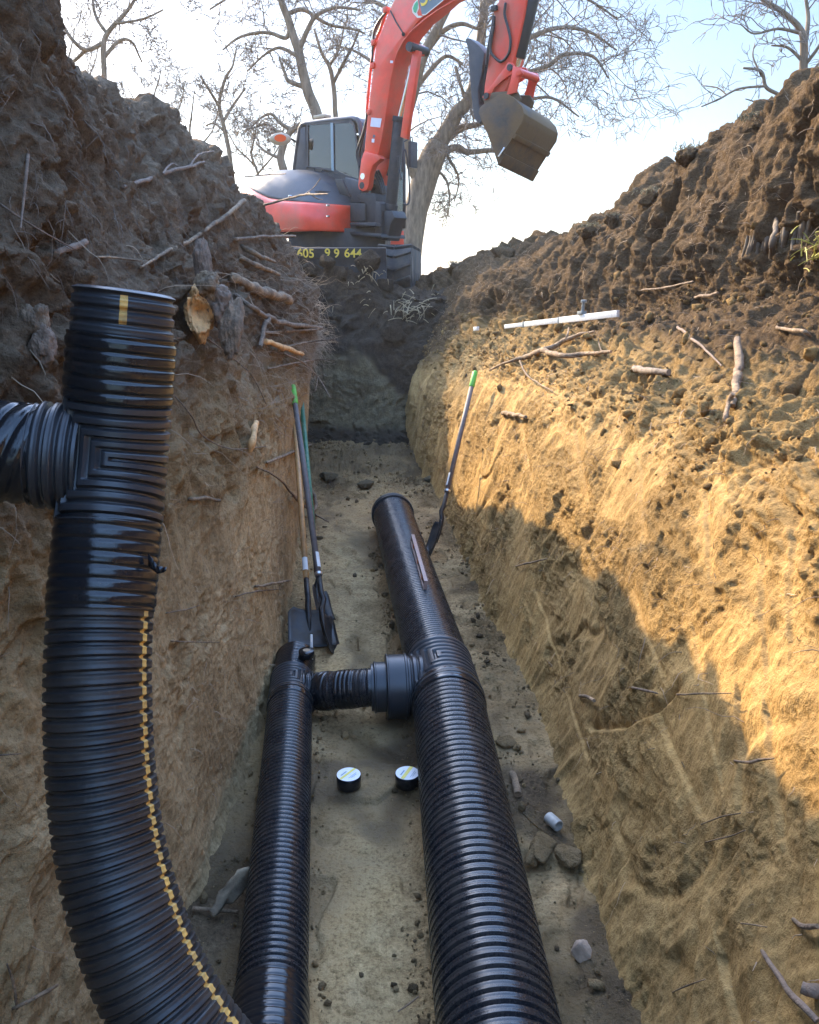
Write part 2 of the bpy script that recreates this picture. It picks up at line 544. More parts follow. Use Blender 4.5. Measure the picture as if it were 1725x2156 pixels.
disp = (big * (.22 + .6 * (1 - wall_w))
        + wall_w * (gouge + (1 - .6 * polish) * (groove * .020 + fbm(lean * np.array([22, 22, 6]), 3, .6, seed=27, mode=1) * .0015 * (.3 + patch) + slice_ * .024 * smooth01(zz, .05, .4)) + (chip * .024 + crag * .013 + clodb * .026 + clodc * .018) * (.15 + .85 * rgh) - hole * .022 * rgh)
        + loose_w * (lump * .075 + crag * .032 + clod * .06 + clodb * .045 + clodc * .020 + chip * .040)
        + cut_w * (groove * .045 + fbm(Q * np.array([7, 7, 1.1]), 4, .55, seed=39, mode=1) * .065 - hollow * .15 + chip * .034 + crag * .028 + clodb * .020 + clodc * .016 + fbm(Q * 2.2, 3, seed=91) * .06))
fade = smooth01(T, .0, .03)
crest_l = smooth01(T, .88, .95)
disp = disp * (.25 + .75 * fade) + crest_l * (clod * .16 + fbm(Q * 3.3, 3, seed=95) * .07)
top_r = smooth01(zz + big * 2.0 + chip * .12, 1.72, 2.12) * .9 + .12 * smooth01(zz, .9, 1.9)
top_r = np.where(Yr[:, None] > 9.5, np.maximum(top_r, smooth01(zz, 1.0, 1.5) * smooth01(Yr, 9.5, 11)[:, None]), top_r)
PR = P + n * disp[..., None]
me = grid_mesh("right_bank", PR)
set_attr(me, "topsoil", top_r)
set_attr(me, "tone", np.clip(tone_of(Q, 501, .45) + .10 * groove + .12 * wall_w * low - .08 * loose_w, 0, 1))
set_attr(me, "rough", np.clip(wall_w * rgh + (1 - wall_w), 0, 1))
right_bank = tag(link_mesh("right_bank", me, M_RIGHT), "sunlit clay cut bank with loose bench along one side of the trench", "bank", kind="structure")

# ---- left bank: straight clay wall with root zone and dark spoil heap on top
Yl = yspace(k=0.0030)
crest_l_f = lut(from_pix([(70, 30, 3.2), (95, 130, 3.45), (225, 225, 4.1), (345, 265, 5.0), (440, 350, 5.8), (520, 425, 6.6), (575, 500, 7.3), (602, 570, 7.9), (628, 655, 8.6), (645, 705, 9.6)],
                         pre=[(-4, -1.25, 3.9), (2.4, -1.22, 3.8)], post=[(11, -1.35, 1.9), (13, -1.75, 2.05), (17, -2.6, 2.1)]))
def up_l(Y):
    fx, _ = foot_l(Y); cx, cz = crest_l_f(Y)
    off = np.interp(Y, [-4, 1.6, 2.6, 4.0, 6, 8, 10, 13], [-.30, -.34, -.22, -.12, -.02, .10, .10, 0])
    return fx + off, np.minimum(np.interp(Y, [-4, 5, 9, 12], [1.65, 1.65, 1.5, 1.4]), cz - .35)
def mid_l(Y):
    fx, _ = foot_l(Y); ux, uz = up_l(Y)
    return fx * .5 + ux * .5, uz * .5
def toe_l(Y): fx, _ = foot_l(Y); return fx + .10, np.full_like(fx, -.10)
def ft_l(Y): fx, _ = foot_l(Y); return fx, np.full_like(fx, .05)
def heap_l(Y):
    ux, uz = up_l(Y); cx, cz = crest_l_f(Y)
    return ux * .55 + cx * .45 + np.interp(Y, [0, 3, 6, 8.5, 10], [-.02, .02, .07, .10, .05]), uz * .5 + cz * .5
def out_l(Y): cx, cz = crest_l_f(Y); return cx - .8, cz - .25
def out2_l(Y): cx, cz = crest_l_f(Y); return cx - 3.6, np.full_like(cx, 1.8)
P, t = bank([toe_l, ft_l, mid_l, up_l, heap_l, crest_l_f, out_l, out2_l], [0, .03, .30, .55, .77, .96, .985, 1.0], Yl, 600)
n = normals(P)
n = np.where((n[..., 0:1] < 0) & (n[..., 2:3] < .2), -n, n)
zz = P[..., 2]
T = np.broadcast_to(t, zz.shape)
wall_w = 1 - smooth01(zz, 1.25, 1.75)
root_w = smooth01(zz, 1.1, 1.6) * (1 - smooth01(zz, 2.15, 2.5))
heap_w = smooth01(zz, 1.7, 2.2)
warp = np.stack([vnoise(P * 1.9, 103), vnoise(P * 1.9, 105), vnoise(P * 1.9, 107)], -1) * .15
Q = P + warp
qv = Q * np.array([1, 1, .22])
# strands in the heap run down and towards the camera
qs = np.stack([Q[..., 0] * 2, (Q[..., 1] + Q[..., 2] * .75) * 4.2, (Q[..., 2] - Q[..., 1] * .6) * .9], -1)
big = fbm(Q * .9, 3, seed=111) * .12
crag = fbm(np.stack([Q[..., 0] * 8, (Q[..., 1] + Q[..., 2] * .5) * 8, Q[..., 2] * 4], -1), 4, .6, seed=113, mode=1)
groove = fbm(qv * 7.5, 3, .48, seed=121, mode=1)
strand = fbm(qs * 1.4, 5, .58, seed=125, mode=1)
chip = fbm(Q * 7.5, 5, .55, seed=131)
f1, rid = cells(Q * 5, 141); clod = np.clip(.62 - f1, 0, 1) * (rid > .45)
f1b, ridb = cells(Q * 14, 143); clodb = np.clip(.6 - f1b, 0, 1) * (ridb > .5)
f1c, ridc = cells(Q * 33, 145); clodc = np.clip(.6 - f1c, 0, 1) * (ridc > .4)
hole = smooth01(fbm(Q * 5.5, 3, .5, seed=161), .3, .52)
near_rough = 1 - smooth01(Yl, 1.7, 2.6)[:, None]
disp = (big * (.3 + .5 * heap_w)
        + wall_w * (groove * .020 + chip * .016 + clodc * .011 + clodb * .010 - hole * .020)
        + wall_w * near_rough * (chip * .03 + fbm(Q * 3, 3, seed=171) * .05)
        + root_w * (groove * .035 + chip * .04 + crag * .03 + clodb * .03 - hole * .06)
        + heap_w * (strand * .060 + crag * .045 + chip * .045 + clodb * .03 + clodc * .014 + fbm(Q * 2.3, 3, seed=181) * .08 - hole * .06))
fade = smooth01(T, .0, .03)
disp = disp * (.25 + .75 * fade) + smooth01(T, .9, .96) * (crag * .05 + fbm(Q * 3.3, 3, seed=195) * .07)
top_l = smooth01(zz + big * 2 + chip * .1, np.interp(Yl, [0, 4, 8, 10], [1.70, 1.75, 1.6, 1.2])[:, None] - .55, np.interp(Yl, [0, 4, 8, 10], [1.70, 1.75, 1.6, 1.2])[:, None] + .60)
PL = P + n * disp[..., None]
me = grid_mesh("left_bank", PL)
set_attr(me, "topsoil", top_l)
set_attr(me, "tone", np.clip(tone_of(Q, 511, .4) + .08 * strand * heap_w, 0, 1))
set_attr(me, "rough", np.clip(.25 * wall_w + root_w + heap_w + .5 * near_rough, 0, 1))
left_bank = tag(link_mesh("left_bank", me, M_LEFT), "shaded trench wall of brown clay with dark root-filled spoil heap on top", "bank", kind="structure")

# ---- trench floor
Yf = yspace(y1=12.6, k=0.0029)
ncol = 340
xl, xr = foot_l(Yf)[0] - .16, foot_r(Yf)[0] + .16
w = np.linspace(0, 1, ncol)
P = np.stack([xl[:, None] * (1 - w) + xr[:, None] * w, np.repeat(Yf[:, None], ncol, 1), np.zeros((len(Yf), ncol))], -1)
Q = P + np.stack([vnoise(P * 2.1, 203), vnoise(P * 2.1, 205), 0 * P[..., 0]], -1) * .12
f1b, ridb = cells(Q * 13, 243); clodb = np.clip(.58 - f1b, 0, 1) * (ridb > .6)
f1c, ridc = cells(Q * 32, 245); clodc = np.clip(.6 - f1c, 0, 1) * (ridc > .45)
edge = np.minimum(1, smooth01(w, .70, .86) + (1 - smooth01(w, .05, .16)))[None, :] * np.ones_like(P[..., 0])
far = smooth01(Yf, 8.2, 9.6)[:, None]
crumb = np.clip(edge * smooth01(fbm(Q * 1.6, 2, seed=251), -.35, .25) + far, 0, 1)
boot = smooth01(fbm(Q * np.array([5, 3.2, 0]), 2, seed=233), .18, .34)
zf = fbm(Q * 1.3, 3, seed=221) * .022 - boot * .024 + fbm(Q * 9, 5, .55, seed=231) * (.010 + .016 * crumb) + clodc * (.004 + .020 * crumb) + clodb * (.0 + .05 * crumb) + fbm(Q * 6, 5, .6, seed=235, mode=1) * .022 * crumb
zf = zf + smooth01(Yf, 9.6, 10.8)[:, None] * .22 + (smooth01(w, .9, 1) + 1 - smooth01(w, 0, .1))[None, :] * .035
def dist_to(P, pts):
    best = np.full(P.shape[:2], 9.0)
    for a, b in zip(pts[:-1], pts[1:]):
        a, b = np.array(a[:2]), np.array(b[:2]); ab = b - a
        tt = np.clip(((P[..., :2] - a) @ ab) / ab.dot(ab), 0, 1)
        best = np.minimum(best, np.linalg.norm(P[..., :2] - a - tt[..., None] * ab, axis=-1))
    return best
dm = dist_to(P, [at_z(1100, 2500, .19), at_z(1047, 2156, .19), at_z(956, 1560, .19), at_z(934, 1445, .19), at_z(826, 1082, .19)])
ds_ = dist_to(P, [at_z(550, 2500, .12), at_z(568, 2156, .12), at_z(603, 1620, .12), at_z(622, 1392, .12)])
bn = np.clip(.55 + .9 * fbm(Q * 3.1, 3, seed=281), 0, 1.3)
berm = np.exp(-((dm - .15) / .055) ** 2) * .060 + np.exp(-((ds_ - .09) / .045) ** 2) * .045
zf = zf + berm * bn * (1 + .5 * fbm(Q * 16, 3, seed=283))
P[..., 2] = zf
top_f = np.clip(.08 + .45 * smooth01(fbm(Q * np.array([2.2, 1.5, 1]), 4, .6, seed=265), .0, .45) + .22 * (1 - smooth01(Yf, 2.6, 4.2))[:, None] + .35 * edge * fbm(Q * 2, 3, seed=261) + fbm(Q * 1.1, 4, .6, seed=263) * .55 + .45 * smooth01(Yf, 9.2, 10.6)[:, None] + .3 * (1 - smooth01(Yf, 2.6, 3.6))[:, None] * (1 - smooth01(w, .15, .5))[None, :], 0, 1)
PF = P
me = grid_mesh("trench_floor", P)
set_attr(me, "topsoil", top_f)
set_attr(me, "tone", np.clip(.5 + 1.5 * (tone_of(Q, 521) - .5) + .05 - .25 * edge * crumb - .22 * boot, 0, 1))
set_attr(me, "rough", np.clip(.15 + crumb, 0, 1))
floor = tag(link_mesh("trench_floor", me, M_FLOOR), "trodden clay floor of the trench between its two walls", "trench floor", kind="structure")

# ---- far end of the trench: dark topsoil face and slope up to the excavator
xs = np.linspace(-3.6, 1.6, 420)
prof = np.array([(10.5, -.05), (10.85, .22), (11.05, .42), (11.13, .8), (11.2, 1.2), (11.3, 1.48), (11.45, 1.62), (11.62, 1.90), (11.78, 2.28), (11.93, 2.46), (12.25, 2.36), (13.0, 2.18), (18, 2.1)])
s = np.linspace(0, len(prof) - 1, 300)
s = np.concatenate([np.linspace(0, 9.5, 270), np.linspace(9.5, 12, 41)[1:]])
yy = np.interp(s, np.arange(len(prof)), prof[:, 0]); zz = np.interp(s, np.arange(len(prof)), prof[:, 1])
P = np.stack([np.repeat(xs[:, None], len(s), 1), np.repeat(yy[None], len(xs), 0), np.repeat(zz[None], len(xs), 0)], -1)
P[..., 1] += (P[..., 0] + .8) * -.12
n = normals(P); n = np.where(n[..., 1:2] > .3, -n, n); n = np.where((n[..., 2:3] < -.3), -n, n)
Q = P + np.stack([vnoise(P * 1.9, 303), vnoise(P * 1.9, 305), vnoise(P * 1.9, 307)], -1) * .15
f1, rid = cells(Q * 4.5, 341); clod = np.clip(.62 - f1, 0, 1) * (rid > .45)
f1b, ridb = cells(Q * 12, 343); clodb = np.clip(.6 - f1b, 0, 1) * (ridb > .45)
face = smooth01(P[..., 2], .35, .6) * (1 - smooth01(P[..., 2], 1.35, 1.6))
disp = fbm(Q * 1.2, 3, seed=311) * .12 + (1 - face * .7) * (clod * .16 + clodb * .09) + fbm(Q * 6, 5, seed=331) * .05 + face * fbm(Q * np.array([6, 6, 1.5]), 4, seed=335, mode=1) * .03
xe = P[..., 0]
keep = smooth01(xe, -3.4, -2.8) * (1 - smooth01(xe, -.75, -.25))
P[..., 2] = np.where(P[..., 2] > 2.0, 2.0 + (P[..., 2] - 2.0) * (.25 + .75 * keep) * (1 + .45 * fbm(P * np.array([2.6, 1, 0]), 3, seed=361)), P[..., 2])
flat = smooth01(P[..., 1], 12.4, 13)
PE = P + n * (disp * (1 - .8 * flat))[..., None]
top_e = np.clip(smooth01(P[..., 2] + fbm(Q * 1.5, 3, seed=351) * .9, .65, 1.05) + .75 * (1 - smooth01(P[..., 2], .30, .5)), 0, 1)
me = grid_mesh("end_bank", PE)
set_attr(me, "topsoil", top_e)
set_attr(me, "tone", tone_of(Q, 531))
set_attr(me, "rough", np.ones_like(top_e))
end_bank = tag(link_mesh("end_bank", me, M_END), "dark earth face closing the far end of the trench", "bank", kind="structure")

# ---- the field all round, one sheet with the trench left open, out to the horizon
rr = np.concatenate([np.linspace(0, 30, 60), np.geomspace(31, 420, 40)])
aa = np.linspace(0, 2 * math.pi, 181)[:-1]
inner = np.stack([np.where(np.cos(aa) > 0, 4.3, 4.1) * np.sign(np.cos(aa)) * np.abs(np.cos(aa)) ** .35, 5 + 12.0 * np.sign(np.sin(aa)) * np.abs(np.sin(aa)) ** .35], -1)
outer = np.stack([np.cos(aa), np.sin(aa)], -1)
P = np.zeros((len(aa), len(rr), 3))
P[..., :2] = inner[:, None, :] + outer[:, None, :] * rr[None, :, None]
P[..., 2] = 2.08 + fbm(P * .12, 3, seed=401) * .10 * np.minimum(1, rr / 10)[None] - np.maximum(0, rr - 200)[None] * .002
me = grid_mesh("ground", P, close_u=True)
set_attr(me, "topsoil", vnoise(P * .3, 405) * .5 + .5)
set_attr(me, "tone", np.full(P.shape[:2], .5))
set_attr(me, "rough", np.ones(P.shape[:2]))
ground = tag(link_mesh("ground", me, M_FIELD), "flat bare field around the trench", "ground", kind="structure")

# ================================================================== PIPES
def plastic(name, base, rough, dust, dust_amt, scale=9, scuff=0.0):
    m = NT(name)
    v = m.coord()
    n1 = m.noise(v, scale, 6, 0.65)
    n2 = m.noise(v, scale * 14, 4, 0.6)
    mask = m.ramp(n1, [(0.42, 0.0), (0.80, dust_amt)])
    mask2 = m.ramp(n2, [(0.55, 0.0), (0.75, dust_amt * 0.7)])
    mk = m.math('MAXIMUM', mask, mask2)
    c = m.mix(mk, base, dust)
    m.l(c, m.b.inputs["Base Color"])
    r = m.math('ADD', m.math('MULTIPLY', mk, 0.45), m.ramp(n2, [(0.3, rough - .05), (0.7, rough + .08)]))
    m.l(r, m.b.inputs["Roughness"])
    m.b.inputs["Specular IOR Level"].default_value = 0.5
    m.l(m.bump(n2, 0.08, 0.004), m.b.inputs["Normal"])
    return m.mat

M_PIPE = plastic("black_pipe_plastic", (.014, .015, .018), .24, (.11, .086, .058), .28)
M_PIPE_DUSTY = plastic("dusty_black_pipe_plastic", (.017, .017, .018), .40, (.13, .10, .07), .42, 7)
M_FITTING = plastic("black_fitting_plastic", (.026, .028, .032), .32, (.10, .08, .06), .18)
M_TAPE = plastic("black_tape", (.010, .011, .013), .13, (.09, .075, .055), .12, 12)
M_STRIPE = simple_mat("yellow_stripe", (.62, .36, .09), .5, var=.25, vscale=60, dirt=(.2, .14, .07), dirt_amt=.3)
M_HOLE = simple_mat("pipe_inside", (.012, .012, .013), .6)

def catmull(pts, n=60):
    """dense smooth path through points"""
    p = [Vector(q) for q in pts]
    p = [p[0] * 2 - p[1]] + p + [p[-1] * 2 - p[-2]]
    out = []
    for i in range(1, len(p) - 2):
        for k in range(n):
            t = k / n
            a, b, c, d = p[i - 1], p[i], p[i + 1], p[i + 2]
            out.append(.5 * ((2 * b) + (c - a) * t + (2 * a - 5 * b + 4 * c - d) * t * t + (3 * b - a - 3 * c + d) * t ** 3))
    out.append(p[-2])
    return np.array([tuple(q) for q in out])

class Path:
    def __init__(self, pts, up=(0, 0, 1), n=60):
        d = catmull(pts, n)
        seg = np.linalg.norm(np.diff(d, axis=0), axis=1)
        keep = np.concatenate([[True], seg > 1e-7]); d = d[keep]
        seg = np.linalg.norm(np.diff(d, axis=0), axis=1)
        self.s = np.concatenate([[0], np.cumsum(seg)]); self.L = self.s[-1]; self.d = d
        tan = np.gradient(d, self.s, axis=0); tan /= np.linalg.norm(tan, axis=1, keepdims=True)
        ref = np.array(up, float)
        refs = []
        for t in tan:                                         # parallel transport
            ref = ref - t * ref.dot(t); ref /= np.linalg.norm(ref); refs.append(ref)
        self.t, self.r = tan, np.array(refs)
    def frame(self, s):
        p = np.stack([np.interp(s, self.s, self.d[:, i]) for i in range(3)], -1)
        t = np.stack([np.interp(s, self.s, self.t[:, i]) for i in range(3)], -1)
        r = np.stack([np.interp(s, self.s, self.r[:, i]) for i in range(3)], -1)
        t /= np.linalg.norm(t, axis=-1, keepdims=True); r -= t * (r * t).sum(-1, keepdims=True); r /= np.linalg.norm(r, axis=-1, keepdims=True)
        return p, t, r, np.cross(t, r)
    def at(self, s): return Vector(self.frame(np.array([s]))[0][0])
    def tan(self, s): return Vector(self.frame(np.array([s]))[1][0])

def rib(s, pitch, width=.70, soft=.16, dimple=.10):
    """0 in the groove, 1 on the rib"""
    q = np.abs(((s / pitch) % 1.0) - .5) * 2                  # 0 rib centre, 1 groove centre
    g = 1 - smooth01(q, width - soft, width + soft)
    return g * (1 - dimple * np.exp(-(q / .22) ** 2))

def tube_obj(name, path, s0, s1, step, rfun, nth, mats, parent, stripe=None, caps=True, lip=None):
    """rfun(S, TH) -> radius; theta 0 = reference direction, growing towards t x r"""
    s = np.arange(s0, s1 + step * .5, step)
    s = np.clip(s, s0, s1)
    th = np.linspace(0, 2 * math.pi, nth, endpoint=False)
    p, t, r, b = path.frame(s)
    S, TH = np.meshgrid(s, th, indexing='ij')
    rad = rfun(S, TH)
    P = p[:, None] + (r[:, None] * np.cos(TH)[..., None] + b[:, None] * np.sin(TH)[..., None]) * rad[..., None]
    me = grid_mesh(name, P, close_v=True)
    if stripe is not None:
        c, w = stripe
        f = np.abs(((TH - c + math.pi) % (2 * math.pi)) - math.pi) < w
        mx_ = rad.max(); f = f & (rad > mx_ - .02)
        fm = f[:-1, :] & np.roll(f, -1, 1)[:-1, :] & f[1:, :] & np.roll(f, -1, 1)[1:, :]
        me.polygons.foreach_set("material_index", fm.astype(np.int32).ravel())
    if caps:
        bm = bmesh.new(); bm.from_mesh(me); bm.verts.ensure_lookup_table()
        n0 = len(s)
        bm.faces.new([bm.verts[k] for k in range(nth)])
        bm.faces.new([bm.verts[(n0 - 1) * nth + k] for k in range(nth)][::-1])
        bmesh.ops.recalc_face_normals(bm, faces=bm.faces)
        bm.to_mesh(me); bm.free()
    o = link_mesh(name, me, mats, parent)
    me.set_sharp_from_angle(angle=R(50))
    return o

def tape_wrap(name, path, s0, s1, Rr, pitch, parent, seed=1, amp=.35, depth=.008, nth=96):
    """shrunken tape: ribs show through softly, overlapping turns leave small steps"""
    def rf(S, TH):
        q = np.stack([np.cos(TH) * 3, np.sin(TH) * 3, S * 30], -1)
        turn = ((S / .045 + TH / (2 * math.pi)) % 1.0)
        w = .0008 * fbm(q, 3, seed=seed) + .0010 * smooth01(turn, .0, .12) * (1 - turn)
        ends = np.minimum(smooth01(S, s0 - .001, s0 + .006), 1 - smooth01(S, s1 - .006, s1 + .001))
        return Rr + .002 - depth * amp * (1 - rib(S, pitch, .72, .25, 0)) + w - (1 - ends) * .003
    return tube_obj(name, path, s0, s1, pitch / 12, rf, nth, M_TAPE, parent)

def tee_radius(Rr, D, pitch, s_c, half, th_b, a1, branch_r):
    """ribs of a tee: round the barrel, folded into nested brackets beside the branch"""
    def rf(S, TH):
        ds = np.abs(S - s_c)
        a = np.abs(((TH - th_b + math.pi) % (2 * math.pi)) - math.pi) * Rr
        ph = np.maximum(ds, a1 - a)
        k = rib(ph, pitch, .66, .2, .0)
        out = smooth01(ds, half - pitch * .9, half - pitch * .3)
        return Rr - D * (1 - k) * (1 - out) + .003 * out
    return rf

# ---- main pipe (large)
R1, PIT1, D1 = .187, .0415, .0125
c_near = at_z(1047, 2156, R1); c_mid = at_z(956, 1560, R1); c_tee = at_z(934, 1445, R1); c_far = at_z(826, 1082, R1)
dirn = (c_mid - c_near).normalized()
for p in (c_near, c_mid, c_tee, c_far): p.z = R1 + .012
path1 = Path([c_near - dirn * 1.6, c_near - dirn * .5, c_near, c_mid, c_tee, c_tee.lerp(c_far, .45), c_far])
def s_of(path, p):
    return float(path.s[np.argmin(np.linalg.norm(path.d - np.array(p), axis=1))])
s_t1 = s_of(path1, c_tee)
main = tag(empty("large_drain_pipe", path1.at(s_t1) - Vector((0, 0, R1))), "long black corrugated drain pipe, the thickest pipe lying along the trench floor", "drain pipe")
def put(o, root):
    """parent keeping the place in the world"""
    o.parent = root
    o.matrix_parent_inverse = root.matrix_basis.inverted()
    return o
TH1 = .22                                                    # half length of the tee
rf1 = lambda S, TH: R1 - D1 * (1 - rib(S, PIT1))
put(tube_obj("near_pipe_length", path1, 0, s_t1 - TH1 + .01, PIT1 / 14, rf1, 112, M_PIPE, None), main)
rf1b = lambda S, TH: R1 * .985 - D1 * .7 * (1 - rib(S, .030, .68, .2))
put(tube_obj("far_pipe_length", path1, s_t1 + TH1 - .01, path1.L - .09, .030 / 10, rf1b, 96, M_PIPE, None), main)
# branch direction of the main tee: towards the small pipe (-x), slightly up
p, t, r, b = path1.frame(np.array([s_t1]))
bdir = np.array([-1, 0.06, 0.0]); bdir -= t[0] * bdir.dot(t[0]); bdir /= np.linalg.norm(bdir)
th_b1 = math.atan2(bdir.dot(b[0]), bdir.dot(r[0]))
put(tube_obj("tee_fitting", path1, s_t1 - TH1, s_t1 + TH1, PIT1 / 14, tee_radius(R1 + .006, .016, .046, s_t1, TH1, th_b1, .30, .12), 160, M_FITTING, None), main)
put(tape_wrap("tape_wrap", path1, s_t1 - TH1 - .05, s_t1 - TH1 + .07, R1 + .004, PIT1, None, 3), main)
capf = lambda S, TH: R1 + .012 - .006 * (np.abs(S - (path1.L - .065)) < .006) - .012 * smooth01(S, path1.L - .012, path1.L) 
put(tube_obj("end_cap", path1, path1.L - .10, path1.L, .004, capf, 96, M_FITTING, None), main)
BD1 = Vector(bdir)
# branch: ribs on the saddle, big socket ring, reducer ring
bc = path1.at(s_t1)
pathb = Path([bc + BD1 * x for x in (.10, .2, .3, .4, .46)])
def rsock(S, TH):
    x = S + .10
    rr = np.where(x < .20, .150 + .012 * rib(x, .036, .66, .2, 0), .172)
    rr = np.where((x > .205) & (x < .215), .178, rr)
    rr = np.where((x > .306) & (x < .316), .178, rr)
    rr = np.where(x >= .318, .135, rr)
    rr = np.where((x > .372) & (x < .382), .140, rr)
    rr = np.where(x >= .384, .126, rr)
    return rr
put(tube_obj("branch_socket", pathb, 0, .298, .003, rsock, 96, M_FITTING, None), main)

# ---- small pipe
R2, PIT2, D2 = .118, .0290, .0080
q_near = at_z(568, 2156, R2); q_mid = at_z(603, 1620, R2); q_tee = at_z(613, 1462, R2); q_end = at_z(622, 1392, R2)
for p in (q_near, q_mid, q_tee, q_end): p.z = R2 + .012
dirn2 = (q_mid - q_near).normalized()
path2 = Path([q_near - dirn2 * .9, q_near - dirn2 * .3, q_near, q_mid, q_tee, q_end])
s_t2 = s_of(path2, q_tee)
small = tag(empty("small_drain_pipe", path2.at(s_t2) - Vector((0, 0, R2))), "thinner black corrugated drain pipe beside the left wall with a taped near joint", "drain pipe")
rf2 = lambda S, TH: R2 - D2 * (1 - rib(S, PIT2, .68, .18))
TH2 = .135
put(tube_obj("pipe_length", path2, 0, s_t2 - TH2 + .01, PIT2 / 12, rf2, 96, [M_PIPE, M_STRIPE], None, stripe=(-1.50, .07)), small)
p, t, r, b = path2.frame(np.array([s_t2]))
bd2 = np.array([1, .04, 0.0]); bd2 -= t[0] * bd2.dot(t[0]); bd2 /= np.linalg.norm(bd2)
th_b2 = math.atan2(bd2.dot(b[0]), bd2.dot(r[0]))
put(tube_obj("tee_fitting", path2, s_t2 - TH2, s_t2 + TH2, .030 / 12, tee_radius(R2 + .004, .011, .030, s_t2, TH2, th_b2, .20, .09), 128, M_FITTING, None), small)
put(tape_wrap("tape_wrap", path2, s_t2 - TH2 - .05, s_t2 - TH2 + .035, R2 + .003, PIT2, None, 5), small)
put(tape_wrap("end_wrap", path2, s_t2 + TH2 - .04, path2.L, R2 + .001, .022, None, 6, .4), small)
s_n = s_of(path2, at_z(555, 2120, R2))
put(tape_wrap("tape_wrap", path2, s_n - .22, s_n + .035, R2 + .003, PIT2, None, 7, .25), small)

# ---- cross pipe between the two tees
cb = path2.at(s_t2); ca = pathb.at(.298)
R3 = .104
cz = cb.z + .01
pathc = Path([cb + Vector(bd2) * .06, cb + Vector(bd2) * .16, (cb + ca) * .5 + Vector((0, 0, -.004)), ca - BD1 * .03 * -1, ca - BD1 * .02])
cross = tag(empty("connecting_pipe", (cb + ca) * .5 - Vector((0, 0, R3))), "short black ribbed pipe wrapped in tape that joins the thick and thin pipes", "connecting pipe")
rf3 = lambda S, TH: R3 - .007 * (1 - rib(S, .024, .68, .2)) + np.where(S < .08, .010 - .006 * rib(S, .02), 0)
put(tube_obj("ribbed_hose", pathc, 0, pathc.L, .002, rf3, 96, M_PIPE, None), cross)
for a, w, sd in ((.115, .085, 8), (.245, .10, 9), (.43, .11, 10)):
    if a + w < pathc.L:
        put(tape_wrap("tape_wrap", pathc, a, a + w, R3 + .001, .024, None, sd, .55), cross)

# ---- riser in the foreground: bent pipe, tee with side branch, taped joints, open stub on top
RR, PITR, DR = .1175, .0300, .0088
rp = [(560, 2420, 1.80), (470, 2290, 1.76), (385, 2180, 1.76), (320, 2065, 1.78), (268, 1930, 1.80), (232, 1780, 1.83), (213, 1620, 1.85), (207, 1450, 1.87), (212, 1300, 1.90), (228, 1120, 1.93), (243, 960, 1.95), (254, 770, 1.92), (263, 612, 1.89)]
pathr = Path([at_depth(*q) for q in rp], up=(0, -1, .2))
def sr(px, py, dep): return s_of(pathr, at_depth(px, py, dep))
s_low, s_a, s_b, s_c, s_top = sr(212, 1285, 1.90), sr(229, 1105, 1.93), sr(243, 955, 1.95), sr(250, 835, 1.93), pathr.L
s_d = sr(257, 735, 1.91)
riser = tag(empty("riser_pipe", pathr.at(0)), "bent black upright pipe with yellow dashed stripe and side branch, standing against the left wall", "riser pipe")
rfr = lambda S, TH: RR - DR * (1 - rib(S, PITR, .70, .17)) 
put(tube_obj("bent_pipe", pathr, 0, s_low + .03, PITR / 12, rfr, 128, [M_PIPE_DUSTY, M_STRIPE], None, stripe=(1.50, .10)), riser)
put(tape_wrap("lower_tape_wrap", pathr, s_low, s_a + .01, RR + .002, PITR, None, 11, .42), riser)
p, t, r, b = pathr.frame(np.array([s_b]))
bdr = np.array([-1, -.22, -.02]); bdr -= t[0] * bdr.dot(t[0]); bdr /= np.linalg.norm(bdr)
th_br = math.atan2(bdr.dot(b[0]), bdr.dot(r[0]))
THR = (s_c - s_a) * .5
put(tube_obj("tee_fitting", pathr, s_a, s_c, PITR / 12, tee_radius(RR + .004, .0115, .0285, (s_a + s_c) / 2, THR + .02, th_br, .20, .1), 160, M_FITTING, None), riser)
put(tape_wrap("upper_tape_wrap", pathr, s_c - .01, s_d + .03, RR + .004, PITR, None, 12, .5), riser)
# stub with open end
def stub(S, TH): return RR - .003 - DR * .85 * (1 - rib(S, .031, .66, .2)) - .01 * smooth01(S, s_top - .006, s_top)
o = put(tube_obj("open_stub", pathr, s_d, s_top, .0025, stub, 128, [M_FITTING, M_STRIPE], None, stripe=(.50, .10), caps=False), riser)
# stripe only on the upper two ribs of the stub
mi = np.zeros(len(o.data.polygons), dtype=np.int32); o.data.polygons.foreach_get("material_index", mi)
nrow = len(mi) // 128
mi = mi.reshape(nrow, 128); mi[: int(nrow * .42)] = 0; mi[int(nrow * .90):] = 0
o.data.polygons.foreach_set("material_index", mi.ravel())
inn = lambda S, TH: np.full_like(S, RR - .014) - .0 * S
put(tube_obj("stub_bore", pathr, s_top - .14, s_top - .001, .01, inn, 64, M_HOLE, None, caps=False), riser)
